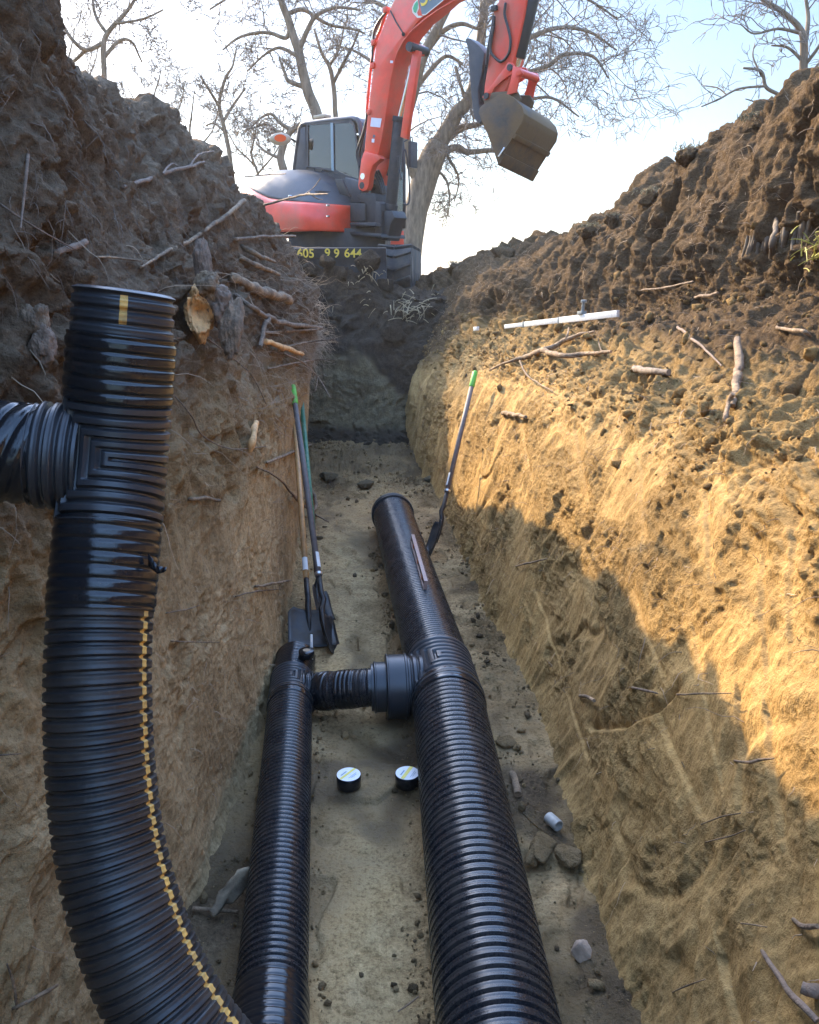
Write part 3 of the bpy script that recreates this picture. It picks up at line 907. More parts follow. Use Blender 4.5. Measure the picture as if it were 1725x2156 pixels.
# side branch
bc = pathr.at((s_a + s_c) / 2); BDR = Vector(bdr)
pathrb = Path([bc + BDR * x + Vector((0, 0, .004 * x)) for x in (.07, .25, .5, .75, .95)])
def rbr(S, TH):
    x = S + .07
    rr = RR + .002 - .010 * (1 - rib(x, .0285, .66, .2)) + np.where(x < .175, .006, 0)
    q = np.stack([np.cos(TH) * 4, np.sin(TH) * 4, S * 14], -1)
    return rr
put(tube_obj("side_branch", pathrb, 0, .11, .0025, rbr, 112, M_FITTING, None), riser)
def rbt(S, TH):
    q = np.stack([np.cos(TH) * 3, np.sin(TH) * 3, S * 16], -1)
    sp = (S + .035 * TH) / .04
    return RR + .001 - .005 * (1 - rib(sp * .04, .04, .7, .25, 0)) + .003 * fbm(q, 3, seed=14)
put(tube_obj("branch_tape_wrap", pathrb, .10, pathrb.L, .0035, rbt, 112, M_TAPE, None), riser)
# loose tape end on the lower joint
fp = at_depth(322, 1192, 1.86)
m = MB()
pts = [fp + Vector((-.012, .012, .012)), fp + Vector((.002, -.002, .004)), fp + Vector((.012, -.006, -.006)), fp + Vector((.024, -.004, -.007)), fp + Vector((.032, -.006, -.004))]
for k, wdt in enumerate((.014, .012, .009, .006)):
    a, c = pts[k], pts[k + 1]; w2 = (.012, .009, .006, .003)[k]
    m.add([a + Vector((0, 0, wdt)), a - Vector((0, .004, wdt)), c - Vector((0, .004, w2)), c + Vector((0, .003, w2))], [(0, 1, 2, 3)])
fl = m.build("loose_tape_end", M_TAPE, None, smooth=True)
sm = fl.modifiers.new("thick", 'SOLIDIFY'); sm.thickness = .0012
put(fl, riser)

# ================================================================== SMALL THINGS IN THE TRENCH
M_STEEL = simple_mat("worn_shovel_steel", (.035, .034, .034), .42, .7, var=.3, vscale=30, dirt=(.09, .07, .05), dirt_amt=.45, bump=.1)
M_ASH = simple_mat("ash_wood_handle", (.46, .25, .09), .5, var=.25, vscale=25, stretch=(1, 1, .12), dirt=(.25, .16, .08), dirt_amt=.2)
M_GREYFIB = simple_mat("grey_fibreglass", (.11, .088, .08), .62, var=.2, vscale=30, dirt=(.2, .16, .12), dirt_amt=.25)
M_GRIP = simple_mat("green_grip", (.12, .42, .04), .55, var=.15, vscale=50, dirt=(.2, .25, .08), dirt_amt=.15)
M_DKGREEN = simple_mat("dark_green_paint", (.02, .13, .065), .45, var=.2, vscale=60, dirt=(.35, .38, .28), dirt_amt=.2)
M_DKGREY = simple_mat("dark_grey_rubber", (.085, .08, .078), .6, var=.2, vscale=40)
M_FERRULE = simple_mat("bright_ferrule", (.55, .54, .52), .3, .9)
M_PAPER = simple_mat("sticker", (.6, .58, .54), .6, var=.1)
M_LABEL = simple_mat("white_label", (.66, .67, .70), .35, var=.08, vscale=90)
M_YEL = simple_mat("yellow_label_band", (.75, .62, .08), .4, var=.1, vscale=90)
M_TEAL = simple_mat("label_print", (.18, .27, .33), .45)
M_CARD = simple_mat("cardboard_core", (.36, .26, .16), .8, var=.15, vscale=60)
M_PVC = simple_mat("grey_pvc", (.36, .335, .29), .45, var=.1, vscale=40, dirt=(.25, .19, .12), dirt_amt=.35)
M_ROCK = simple_mat("pinkish_rock", (.36, .255, .175), .85, var=.25, vscale=18, bump=.4)
M_LEVELWOOD = simple_mat("reddish_level_frame", (.30, .20, .165), .5, var=.2, vscale=60)
M_LEVELDARK = simple_mat("level_web", (.04, .032, .03), .5)
M_VIAL = simple_mat("orange_vial_block", (.42, .12, .03), .4)
M_ALU = simple_mat("aluminium", (.72, .72, .68), .42, .35, var=.1, vscale=60, dirt=(.4, .32, .2), dirt_amt=.15)
M_CLAMP = simple_mat("grey_clamp", (.22, .24, .23), .5, .2)
M_BARK = simple_mat("bark", (.20, .15, .105), .9, var=.35, vscale=40, bump=.6, stretch=(1, 1, .3))
M_ROOT = simple_mat("root_skin", (.25, .165, .10), .85, var=.45, vscale=40, dirt=(.11, .078, .052), dirt_amt=.6, bump=.9)
M_ROOTDARK = simple_mat("dirty_root_skin", (.19, .13, .09), .9, var=.35, vscale=35, bump=.6)
M_WOOD = simple_mat("torn_fresh_wood", (.60, .33, .13), .7, var=.35, vscale=22, stretch=(1, 1, .3), bump=.5)
M_PALEWOOD = simple_mat("pale_dry_wood", (.31, .205, .115), .85, var=.45, vscale=30, dirt=(.12, .08, .048), dirt_amt=.7, bump=.9)

def rep(o, root):
    return put(o, root)

def orient(a, b, roll=Vector((0, -1, 0))):
    """matrix whose z runs from a to b and whose -y... x is as near as possible to roll"""
    z = (b - a).normalized()
    x = (roll - z * roll.dot(z)).normalized()
    y = z.cross(x)
    return Matrix(((x.x, y.x, z.x), (x.y, y.y, z.y), (x.z, y.z, z.z))).to_4x4()

def shovel(label, tip, top, face, L_blade, W, handle_mat, grip_mat=None, grip_len=.16, ferrule=False, sticker=True, square=True, cat="shovel", socket=.22, grip_dark=None, r=.021):
    """tip: middle of the cutting edge, top: end of the handle; face: direction the hollow of the blade looks"""
    L = (top - tip).length
    M = orient(tip, top, face)
    root = tag(empty("shovel", tip), label, cat, "tools leaning in the trench")
    T = Matrix.Translation(tip) @ M
    def pt(x, y, z): return T @ Vector((x, y, z))
    # blade: dished sheet with thickness, x = towards the hollow side, y = width, z = up
    nz, ny = 14, 13
    vs = []
    for i in range(nz):
        f = i / (nz - 1); z = f * L_blade
        hw = W / 2 * (1.0 if square else (min(1, .35 + 1.4 * f ** .6))) * (1 - .10 * f if square else 1)
        if f > .88: hw *= 1 - (f - .88) * (2.2 if square else 3.5)
        for j in range(ny):
            g = j / (ny - 1) * 2 - 1
            dish = .032 * (abs(g) ** 2.4) + .05 * (1 - f) ** 2 * .6 - .012 * max(0, .25 - abs(g)) * 4 * f
            tipz = 0 if square else .05 * g * g * (1 - f)
            vs.append(pt(dish - .01, g * hw, z + tipz))
    fs = [(i * ny + j, i * ny + j + 1, (i + 1) * ny + j + 1, (i + 1) * ny + j) for i in range(nz - 1) for j in range(ny - 1)]
    m = MB().add(vs, fs)
    # turned step along the upper edge
    top_row = [(nz - 1) * ny + j for j in range(ny)]
    m2 = [pt(-.014 if abs(j - 6) > 1 else 0, ((j / 12) * 2 - 1) * W / 2 * .66, L_blade + .002) for j in range(ny)]
    bl = m.build("blade", M_STEEL, None, smooth=True)
    sm = bl.modifiers.new("thick", 'SOLIDIFY'); sm.thickness = .0025
    rep(bl, root)
    # socket with a crank
    s = MB()
    s.tube([pt(-.012, 0, L_blade * .45), pt(-.016, 0, L_blade * .8), pt(-.010, 0, L_blade + .03), pt(.012, 0, L_blade + .09), pt(.0, 0, L_blade + .15), pt(0, 0, L_blade + .15 + socket * .6)],
           [.010, .019, .021, .020, .020, .0195], 14)
    rep(s.build("socket", M_STEEL, None, smooth=True), root)
    z0 = L_blade + .15 + socket * .55
    h = MB(); h.tube([pt(0, 0, z0), pt(0.002, 0, (z0 + L) / 2), pt(0, 0, L - (grip_len if grip_mat else 0))], [r, r * 1.06, r], 14)
    rep(h.build("handle", handle_mat, None, smooth=True), root)
    if grip_mat:
        g = MB(); g.tube([pt(0, 0, L - grip_len), pt(0, 0, L - grip_len + .01), pt(0, 0, L - .012), pt(0, 0, L)], [r * 1.05, r * 1.25, r * 1.22, r * .9], 14)
        rep(g.build("grip", grip_mat, None, smooth=True), root)
    if ferrule:
        g = MB(); g.tube([pt(0, 0, z0 + .012), pt(0, 0, z0 + .03)], [r * 1.35, r * 1.35], 16)
        rep(g.build("ferrule", M_FERRULE, None), root)
    if sticker:
        n = 7; vs = []
        for zz in (z0 + .07, z0 + .19):
            for k in range(n):
                a = -1.2 + 1.9 * k / (n - 1) + math.pi * .0
                d = M.to_3x3() @ Vector((math.cos(a), math.sin(a), 0)) * (r * 1.06 + .0012)
                vs.append(pt(0, 0, zz) + d)
        g = MB().add(vs, [(k, k + 1, n + k + 1, n + k) for k in range(n - 1)])
        rep(g.build("sticker", M_PAPER, None, smooth=True), root)
    return root

# three tools leaning on the left wall, blades on the floor
tipA = at_z(656, 1366, .015); topA = at(620, 880, 7.0)
shovel("wood handled square shovel leaning on left wall, its light brown shaft behind the grey one", tipA, topA, Vector((.25, -1, 0)), .33, .32, M_ASH)
tipB = at_z(694, 1378, .012); topB = at(616, 812, 6.6)
shovel("square shovel with grey shaft and bright green grip leaning on left wall", tipB, topB, Vector((1, -.45, 0)), .31, .27, M_GREYFIB, M_GRIP, .20, ferrule=True)
tipC = at_z(664, 1345, .02) + Vector((0, .35, 0)); topC = at(631, 798, 7.7)
shovel("dark green pole tool with grey end standing behind the two square shovels", tipC, topC, Vector((.8, -1, 0)), .26, .20, M_DKGREEN, M_DKGREY, .22, sticker=False)
# the spade on the right
tipD = at_z(908, 1178, .012); topD = at(1001, 782, 7.75)
shovel("slim trenching spade with green grip leaning on sunlit right wall", tipD, topD, Vector((-1, -.55, 0)), .36, .18, M_GREYFIB, M_GRIP, .17, ferrule=True, square=False, sticker=True)

# spirit level lying on the main pipe
la, lb = at(866, 1124, 0), None
def on_pipe(px, py, lift):
    """where the viewing direction first meets the main pipe"""
    o = np.array((0, 0, CAM_Z)); best = None
    tgt = at_z(px, py, R1 * 2)
    d = (tgt - Vector((0, 0, CAM_Z))).normalized()
    for k in range(2000, 12000):
        q = Vector((0, 0, CAM_Z)) + d * (k * .001)
        dd = np.min(np.linalg.norm(path1.d[::3] - np.array(q), axis=1))
        if dd < R1 + lift: return q
    return tgt
pa, pb = on_pipe(868, 1136, .022), on_pipe(896, 1236, .022)
ax = (pb - pa).normalized(); Lv = (pb - pa).length
ci = int(np.argmin(np.linalg.norm(path1.d - np.array((pa + pb) / 2), axis=1)))
upv = ((pa + pb) / 2 - Vector(path1.d[ci])); upv -= ax * upv.dot(ax); upv.normalize(); sd = ax.cross(upv)
Ml = Matrix(((ax.x, sd.x, upv.x), (ax.y, sd.y, upv.y), (ax.z, sd.z, upv.z))).to_3x3()
cL = (pa + pb) / 2 + upv * .012
lev = tag(empty("spirit_level", cL - upv * .03), "reddish brown spirit level with orange vial blocks lying on the thick pipe", "spirit level")
def lbox(name, c, s, mat):
    put(MB().box(cL + Ml @ Vector(c), s, Ml).build(name, mat, None, bevel=.0015), lev)
lbox("top_rail", (0, 0, .026), (Lv, .026, .009), M_LEVELWOOD)
lbox("bottom_rail", (0, 0, -.026), (Lv, .026, .009), M_LEVELWOOD)
lbox("web", (0, 0, 0), (Lv * .985, .008, .043), M_LEVELDARK)
for x in (-.32, .02, .33):
    lbox("vial", (x * Lv, 0, 0), (.05, .020, .036), M_VIAL)
for x in (-.495, .495):
    lbox("end_plate", (x * Lv, 0, 0), (.008, .024, .043), M_LEVELWOOD)

# rolls of wrapping tape
def tape_roll(label, base, rad, h, rz, bands, card=False):
    root = tag(empty("tape_roll", base), label, "tape roll", "rolls of wrapping tape")
    m = MB(); n = 40
    prof = [(rad - .003, 0), (rad, .003), (rad + .0005, h * .5), (rad, h - .003), (rad - .003, h)]
    vs = []
    for rr, z in prof:
        for k in range(n):
            a = 2 * math.pi * k / n
            w = rr * (1 + .006 * math.sin(3 * a + z * 90))
            vs.append(base + Vector((w * math.cos(a), w * math.sin(a), z)))
    fs = [(i * n + k, i * n + (k + 1) % n, (i + 1) * n + (k + 1) % n, (i + 1) * n + k) for i in range(len(prof) - 1) for k in range(n)]
    fs += [tuple(range(n))[::-1], tuple((len(prof) - 1) * n + k for k in range(n))]
    put(m.add(vs, fs).build("wound_tape", M_TAPE, None, smooth=False, angle=50), root)
    def disc(name, r0, z, mat, mi=None):
        d = MB(); d.add([base + Vector((r0 * math.cos(2 * math.pi * k / n), r0 * math.sin(2 * math.pi * k / n), z)) for k in range(n)], [tuple(range(n))])
        put(d.build(name, mat, None), root)
    if card:
        disc("cardboard_core", rad * .45, h + .0008, M_CARD)
        return root
    disc("label_disc", rad * .97, h + .0010, M_LABEL)
    ca, sa = math.cos(rz), math.sin(rz)
    def strip(name, y0, y1, x0, x1, z, mat):
        q = []
        ys = np.linspace(y0, y1, 6)
        pts = [(max(x0, -math.sqrt(max(0, .93 - y * y))), y) for y in ys] + [(min(x1, math.sqrt(max(0, .93 - y * y))), y) for y in ys[::-1]]
        pts = [(x * rad * .97, y * rad * .97) for x, y in pts]
        put(MB().add([base + Vector((x * ca - y * sa, x * sa + y * ca, z)) for x, y in pts], [tuple(range(len(pts)))]).build(name, mat, None), root)
    strip("yellow_band", bands[0], bands[1], -1, 1, h + .0022, M_YEL)
    strip("printed_line", bands[1] + .12, bands[1] + .24, -.55, .2, h + .0022, M_TEAL)
    strip("printed_line", bands[0] - .38, bands[0] - .33, -.45, .55, h + .0022, M_TEAL)
    strip("printed_line", bands[0] - .52, bands[0] - .47, -.3, .4, h + .0022, M_TEAL)
    return root
b1 = at_z(735, 1660, .0); b1.z = .014
tape_roll("black tape roll with crumpled white and yellow label, standing alone midway between the pipes", b1, .058, .062, .95, (-.02, .22))
b2 = at_z(858, 1657, .0); b2.z = .014
tape_roll("black tape roll with white label and bold yellow band, touching the thick pipe", b2, .058, .062, 1.15, (-.12, .20))
b3 = at_z(642, 1392, .24) + Vector((0.005, .05, 0)); b3.z = .19
r3 = tape_roll("tape roll with tan cardboard core resting on the end of the thin pipe", Vector((b3.x, b3.y, R2 * 2 + .004)), .045, .045, 0, (0, 0), card=True)
st = Vector((b3.x + .012, b3.y + .10, 0))
tag(MB().tube([st, st + Vector((.002, 0, .16)), st + Vector((.006, .0, .335))], [.008, .0085, .008], 8).build("marker_peg", simple_mat("white_peg", (.6, .58, .53), .6, var=.1), None, smooth=True), "white peg standing upright behind the taped end of the thin pipe", "peg")

# grey pvc coupling lying by the right wall
c0 = at_z(1166, 1728, .045); c0.z = .04
dv = (at_z(1190, 1738, .05) - at_z(1160, 1712, .05)).normalized()
m = MB(); n = 28
A = orient(c0, c0 + dv, Vector((0, 0, 1)))
prof = [(.025, -.036), (.026, -.034), (.026, .032), (.025, .036), (.0205, .036), (.0205, -.036)]
vs = [c0 + A.to_3x3() @ Vector((r_ * math.cos(2 * math.pi * k / n), r_ * math.sin(2 * math.pi * k / n), z_)) for r_, z_ in prof for k in range(n)]
fs = [(i * n + k, i * n + (k + 1) % n, ((i + 1) % len(prof)) * n + (k + 1) % n, ((i + 1) % len(prof)) * n + k) for i in range(len(prof)) for k in range(n)]
tag(m.add(vs, fs).build("pipe_coupling", M_PVC, None, angle=40), "short grey plastic coupling lying on the floor beside right wall", "coupling")

# stones and clods big enough to count
def rock(name, label, cat, c, s, mat, seed, group=None, sub=4, jag=.35, flat=.8):
    """broken lump: hull of scattered points, roughened"""
    rnd = np.random.default_rng(seed)
    bm = bmesh.new()
    for q in rnd.normal(0, 1, (15, 3)):
        bm.verts.new(Vector(q).normalized() * rnd.uniform(.8, 1.1))
    r_ = bmesh.ops.convex_hull(bm, input=bm.verts)
    bmesh.ops.delete(bm, geom=[v for v in bm.verts if not v.link_faces], context='VERTS')
    bmesh.ops.bevel(bm, geom=list(bm.edges), offset=.09, segments=2, affect='EDGES', profile=.5)
    bmesh.ops.triangulate(bm, faces=bm.faces)
    for _ in range(3):
        bmesh.ops.subdivide_edges(bm, edges=[e for e in bm.edges if e.calc_length() > .12], cuts=1)
        bmesh.ops.triangulate(bm, faces=bm.faces)
    co = np.array([v.co[:] for v in bm.verts])
    d = 1 + jag * (.30 * fbm(co * 1.6 + seed * 3.1, 3, seed=seed) + .22 * fbm(co * 5 + seed, 4, .6, seed=seed + 5, mode=1))
    me = bpy.data.meshes.new(name)
    for v, k in zip(bm.verts, d):
        v.co = Vector((v.co.x * s[0], v.co.y * s[1], v.co.z * s[2] * flat)) * float(k)
    bmesh.ops.recalc_face_normals(bm, faces=bm.faces)
    bm.to_mesh(me); bm.free()
    o = link_mesh(name, me, mat)
    o.location = c
    o.rotation_euler = (0, 0, seed * 1.7)
    set_attr(me, "topsoil", np.full(len(me.vertices), .35))
    set_attr(me, "tone", np.full(len(me.vertices), .45))
    set_attr(me, "rough", np.ones(len(me.vertices)))
    return tag(o, label, cat, group)
p = at_z(1224, 1993, .05); rock("rock", "pinkish angular rock on the floor near the foot of right wall", "rock", (p.x, p.y, .03), (.036, .040, .046), M_ROCK, 4, jag=.25, flat=.95)
for px, py, s, lab, sd in ((1152, 1790, .085, "largest brown clod between thick pipe and right wall, beside grey coupling", 7), (1120, 1800, .055, "reddish clod touching the thick pipe just past the grey coupling", 9), (1195, 1800, .06, "pale clod at wall foot just nearer than the grey coupling", 12),
                           (1065, 1560, .05, "small clod against the far side of thick pipe near the tee", 15), (905, 1012, .09, "dark clod on far floor left of the trenching spade", 18), (770, 1022, .10, "flat dark clod in the row across the far floor", 21), (690, 1008, .12, "black clod nearest the left wall on the far floor", 25), (672, 1130, .035, "small black lump on the floor behind the shovels", 28)):
    p = at_z(px, py, .03)
    rock("soil_clod", lab, "clod", (p.x, p.y, s * .45), (s, s * 1.1, s * .8), M_FLOOR if py > 1100 and "black" not in lab else M_END, sd, "clods on the trench floor", sub=4, jag=.5)

# crumbs of soil all over the floor edges
rng = np.random.default_rng(5)
def crumbs(name, pts, sizes, mat, lab, top=.4):
    bm = bmesh.new(); bmesh.ops.create_icosphere(bm, subdivisions=1, radius=1)
    base = np.array([v.co[:] for v in bm.verts]); fc = np.array([[v.index for v in f.verts] for f in bm.faces]); bm.free()
    nv = len(base); N = len(pts)
    q = base[None] * (1 + .8 * (rng.random((N, nv, 1)) - .5)) * sizes[:, None, None] * rng.uniform(.6, 1.25, (N, 1, 3)) + pts[:, None]
    f = fc[None] + (np.arange(N) * nv)[:, None, None]
    me = bpy.data.meshes.new(name)
    me.vertices.add(N * nv); me.vertices.foreach_set("co", q.astype(np.float32).ravel())
    F = f.reshape(-1, 3); me.loops.add(F.size); me.loops.foreach_set("vertex_index", F.astype(np.int32).ravel())
    me.polygons.add(len(F)); me.polygons.foreach_set("loop_start", (np.arange(len(F)) * 3).astype(np.int32)); me.polygons.foreach_set("loop_total", np.full(len(F), 3, np.int32))
    me.update(calc_edges=True)
    set_attr(me, "topsoil", np.repeat(rng.uniform(top - .35, top + .35, N), nv))
    set_attr(me, "tone", np.repeat(rng.uniform(.1, .9, N), nv))
    set_attr(me, "rough", np.ones(N * nv))
    return tag(link_mesh(name, me, mat, smooth=False), lab, "crumbs", kind="stuff")
def surf_pick(P, w):
    """random surface vertices with weights w"""
    w = w.ravel() / w.sum()
    return P.reshape(-1, 3)[rng.choice(w.size, size=N, p=w)]
wq = np.linspace(0, 1, PF.shape[1])[None, :]
yq = Yf[:, None]
wt = (smooth01(wq, .62, .9) + .8 * (1 - smooth01(wq, .06, .2)) + .10 + 1.6 * smooth01(yq, 8.6, 10) + 2.2 * np.exp(-((dm - .20) / .05) ** 2) + 1.6 * np.exp(-((ds_ - .14) / .04) ** 2)) * np.clip(yq, .5, 20) ** 1.2 * (yq > 1.6) * (.25 + 1.5 * smooth01(fbm(PF * 2.2, 3, seed=271), -.2, .35))
N = 14000
pp = surf_pick(PF, wt) + rng.normal(0, .004, (N, 3))
sz = np.minimum(.026, .0025 + .0032 * rng.pareto(2.3, N))
crumbs("soil_crumbs", pp + np.array([0, 0, 1]) * sz[:, None] * .4, sz, M_FLOOR, "loose crumbs of soil scattered over the trench floor")
wt = loose_w_r * np.clip(Yr[:, None], .5, 14) ** 1.2 * (Yr[:, None] > 1.5) * np.ones_like(PR[..., 0])
N = 5000
pp = surf_pick(PR, wt); sz = np.minimum(.04, .004 + .006 * rng.pareto(2.2, N))
crumbs("bench_crumbs", pp + np.array([-.2, 0, 1]) * sz[:, None] * .3, sz, M_RIGHT, "loose crumbs of soil on the sunlit bench", .3)

# laser grade rod with clamp on the bench
ra, rb = at(1076, 686, 8.2), at(1302, 660, 6.55)
rod = tag(empty("grade_rod", (ra + rb) / 2), "white aluminium grade rod with grey clamp lying along the sunlit bench", "grade rod")
axr = (rb - ra).normalized(); sdr = axr.cross(Vector((0, 0, 1))).normalized(); upr = sdr.cross(axr)
Mr = Matrix(((axr.x, sdr.x, upr.x), (axr.y, sdr.y, upr.y), (axr.z, sdr.z, upr.z))).to_3x3()
Lr = (rb - ra).length
def rbox(name, f, s, mat, off=(0, 0, 0)):
    put(MB().box(ra.lerp(rb, f) + Mr @ Vector(off), s, Mr).build(name, mat, None, bevel=.002), rod)
rbox("outer_section", .755, (Lr * .49, .026, .052), M_ALU)
rbox("middle_section", .33, (Lr * .36, .022, .045), M_ALU)
rbox("inner_section", .04, (Lr * .22, .018, .038), M_ALU)
rbox("joint_collar", .51, (.02, .03, .057), M_CLAMP)
rbox("joint_collar", .15, (.03, .027, .050), M_CLAMP)
cpt = ra.lerp(rb, .71) + upr * .04
put(MB().box(cpt, (.07, .05, .028), Mr).cyl(cpt + upr * .0 + axr * .012, cpt + upr * .085 + axr * .03, .014).cyl(cpt + upr * .08 + axr * .03, cpt + upr * .102 + axr * .033, .026, 10).build("clamp", M_CLAMP, None, bevel=.003), rod)
pe = at(1003, 692, 8.9)
tag(MB().box(pe, (.09, .03, .04), Mr).build("rod_end", M_ALU, None, bevel=.004), "short white end of an aluminium rod poking out past a clod on the bench", "rod end")

# ================================================================== EXCAVATOR
M_RED = simple_mat("orange_red_paint", (.70, .050, .018), .36, var=.12, vscale=5, dirt=(.26, .15, .09), dirt_amt=.30, coat=.15)
M_HOOD = simple_mat("dark_grey_hood", (.040, .044, .052), .55, var=.12, vscale=8, dirt=(.12, .11, .10), dirt_amt=.25)
M_CAB = simple_mat("cab_dark_paint", (.030, .033, .040), .42, var=.1, vscale=10, dirt=(.12, .11, .10), dirt_amt=.2)
M_CAST = simple_mat("black_cast_steel", (.022, .024, .028), .5, .2, var=.2, vscale=14, dirt=(.09, .08, .07), dirt_amt=.3)
M_HOSE = simple_mat("hydraulic_hose", (.012, .012, .013), .45)
M_CHROME = simple_mat("chromed_rod", (.75, .75, .76), .12, 1.0)
M_BUCKET = simple_mat("muddy_bucket_steel", (.030, .029, .029), .55, .3, var=.3, vscale=5, dirt=(.17, .105, .05), dirt_amt=1.0, bump=.35)
M_RUBBER = simple_mat("track_rubber", (.022, .022, .022), .8, var=.25, vscale=10, dirt=(.10, .08, .06), dirt_amt=.6, bump=.2)
M_SILL = simple_mat("grey_sill", (.20, .19, .18), .6, var=.1)
M_WORN = simple_mat("bright_worn_steel", (.6, .6, .62), .25, .9)
M_DECAL = simple_mat("pale_decal", (.62, .60, .64), .5, var=.06)
M_DECALDK = simple_mat("dark_decal", (.10, .09, .12), .5)
M_LENS = simple_mat("orange_lens", (.85, .10, .02), .2, coat=.6)
M_DISH = simple_mat("beige_lamp_shell", (.46, .36, .24), .4)
M_SEAT = simple_mat("seat_cloth", (.03, .032, .036), .8)
M_NUM = simple_mat("yellow_numbers", (.70, .52, .07), .5, var=.15, vscale=20)
M_LOGO = simple_mat("slate_logo_panel", (.12, .17, .19), .45)
M_LOGOY = simple_mat("logo_yellow", (.80, .55, .05), .5)
M_LEAF = simple_mat("logo_green", (.05, .36, .16), .5)
M_LOGOW = simple_mat("logo_cream", (.68, .62, .52), .5)

def glass_mat():
    m = NT("cab_glass")
    t = m.t
    tr = m.n("ShaderNodeBsdfTransparent"); tr.inputs[0].default_value = (.55, .66, .68, 1)
    gl = m.n("ShaderNodeBsdfGlossy"); gl.inputs["Roughness"].default_value = .03; gl.inputs[0].default_value = (.9, .95, 1, 1)
    fr = m.n("ShaderNodeFresnel"); fr.inputs[0].default_value = 1.5
    mx = m.n("ShaderNodeMixShader")
    a = m.math('ADD', m.math('MULTIPLY', fr.outputs[0], 1.1), .10)
    m.l(a, mx.inputs[0]); m.l(tr.outputs[0], mx.inputs[1]); m.l(gl.outputs[0], mx.inputs[2])
    t.links.new(mx.outputs[0], t.nodes["Material Output"].inputs[0])
    return m.mat
M_GLASS = glass_mat()

EX_C = Vector(((705 - CX) / FPX * 13.45, 14.0, 2.2)); EX_A = R(-40)
ex = tag(empty("excavator", EX_C, (0, 0, EX_A)), "orange red excavator with dark cab working above the far end of the trench", "excavator")
EXM = Matrix.Translation(EX_C) @ Matrix.Rotation(EX_A, 4, 'Z')
EXI = EXM.inverted()
def L(px, py, y):
    """photo position on the machine's own side plane y"""
    o = EXI @ Vector((0, 0, CAM_Z)); d = EXI.to_3x3() @ (at(px, py, 1.0) - Vector((0, 0, CAM_Z)))
    k = (y - o.y) / d.y
    return o + d * k
A1 = lambda cx, cy, y: L(527.2 + cx * .2130, 223.6 + cy * .2130, y)
A2 = lambda cx, cy, y: L(718.9 + cx * .2778, cy * .2778, y)
def part(mb, name, mat, parent=None, **k):
    o = mb.build(name, mat, parent if parent is not None else ex, **k)
    return o
def side(pts, f, y0, y1):
    """prism between two side planes with the outline seen on plane y0"""
    P = [f(a, b, y0) for a, b in pts]
    return MB().prism(P, Vector((0, y1 - y0, 0)))

# ---- undercarriage (kept square to the trench, so turned back inside the machine)
RU = Matrix.Rotation(-EX_A - R(4), 3, 'Z')
def U(x, y, z): return RU @ Vector((x + .16, y, z - .09))          # x right seen from the trench, y away, z up
def UD(x, y, z): return RU @ Vector((x, y, z))
for sx in (-1, 1):
    cxu = sx * .93; W = .50; Ln = 1.42; H = .66; rr = H / 2
    prof = []
    for k in range(13):
        a = -math.pi / 2 - math.pi * k / 12
        prof.append((-Ln + rr + rr * math.cos(a), rr + rr * math.sin(a)))
    for k in range(13):
        a = math.pi / 2 - math.pi * k / 12
        prof.append((Ln - rr + rr * math.cos(a), rr + rr * math.sin(a)))
    mb = MB().prism([U(cxu - W / 2, y, z) for y, z in prof], UD(W, 0, 0))
    belt = part(mb, "track", M_RUBBER, bevel=.02)
    lug = MB()
    per = [np.array(p) for p in prof]; cum = np.concatenate([[0], np.cumsum([np.linalg.norm(per[(i + 1) % len(per)] - per[i]) for i in range(len(per))])])
    nlug = 34
    for k in range(nlug):
        s_ = cum[-1] * k / nlug; i = int(np.searchsorted(cum, s_, 'right') - 1); f = (s_ - cum[i]) / (cum[i + 1] - cum[i])
        q = per[i] * (1 - f) + per[(i + 1) % len(per)] * f; d = per[(i + 1) % len(per)] - per[i]; d = d / np.linalg.norm(d); nrm = np.array([-d[1], d[0]]) if True else d
        if np.dot(nrm, q - np.array([0, rr])) < 0: nrm = -nrm
        for s2 in (-1, 1):
            w2 = W * .52
            ca = .35 * s2
            Y0, Z0 = q + nrm * .012
            zax = UD(0, nrm[0], nrm[1]); xax = (UD(1, 0, 0) * math.cos(ca) + UD(0, d[0], d[1]) * math.sin(ca)).normalized(); yax = zax.cross(xax)
            rot = Matrix((xax, yax, zax)).transposed()
            lug.box(U(cxu + s2 * W * .25, Y0, Z0), (w2, .055, .055), rot)
    part(lug, "tread", M_RUBBER, belt, bevel=.012)
    fr = MB().box(U(cxu - sx * .08, 0, .33), (.16, Ln * 1.4, .26), RU)
    for yy in (-.75, -.25, .25, .75): fr.cyl(U(cxu - sx * .28, yy, .2), U(cxu + sx * .255, yy, .2), .10, 16)
    fr.cyl(U(cxu - sx * .26, -Ln + rr, rr), U(cxu + sx * .258, -Ln + rr, rr), .20, 20)
    part(fr, "track_frame", M_CAST)
part(MB().box(U(0, .1, .70), (1.5, 1.7, .50), RU).cyl(U(0, 0, .6), U(0, 0, .86), .52, 28), "car_body", M_CAST, bevel=.02)
bl = MB()
prof = [(-1.98, .12), (-1.93, .26), (-1.93, .42), (-1.99, .60), (-1.95, .61), (-1.88, .44), (-1.88, .26), (-1.93, .12)]
bl.prism([U(-1.12, y, z + .02) for y, z in prof], UD(2.0, 0, 0))
blade = part(bl, "dozer_blade", M_CAST, bevel=.008)
for sx in (-1, 1): part(MB().tube([U(sx * .5, -1.9, .35), U(sx * .45, -.8, .45)], .07, 10), "blade_arm", M_CAST)

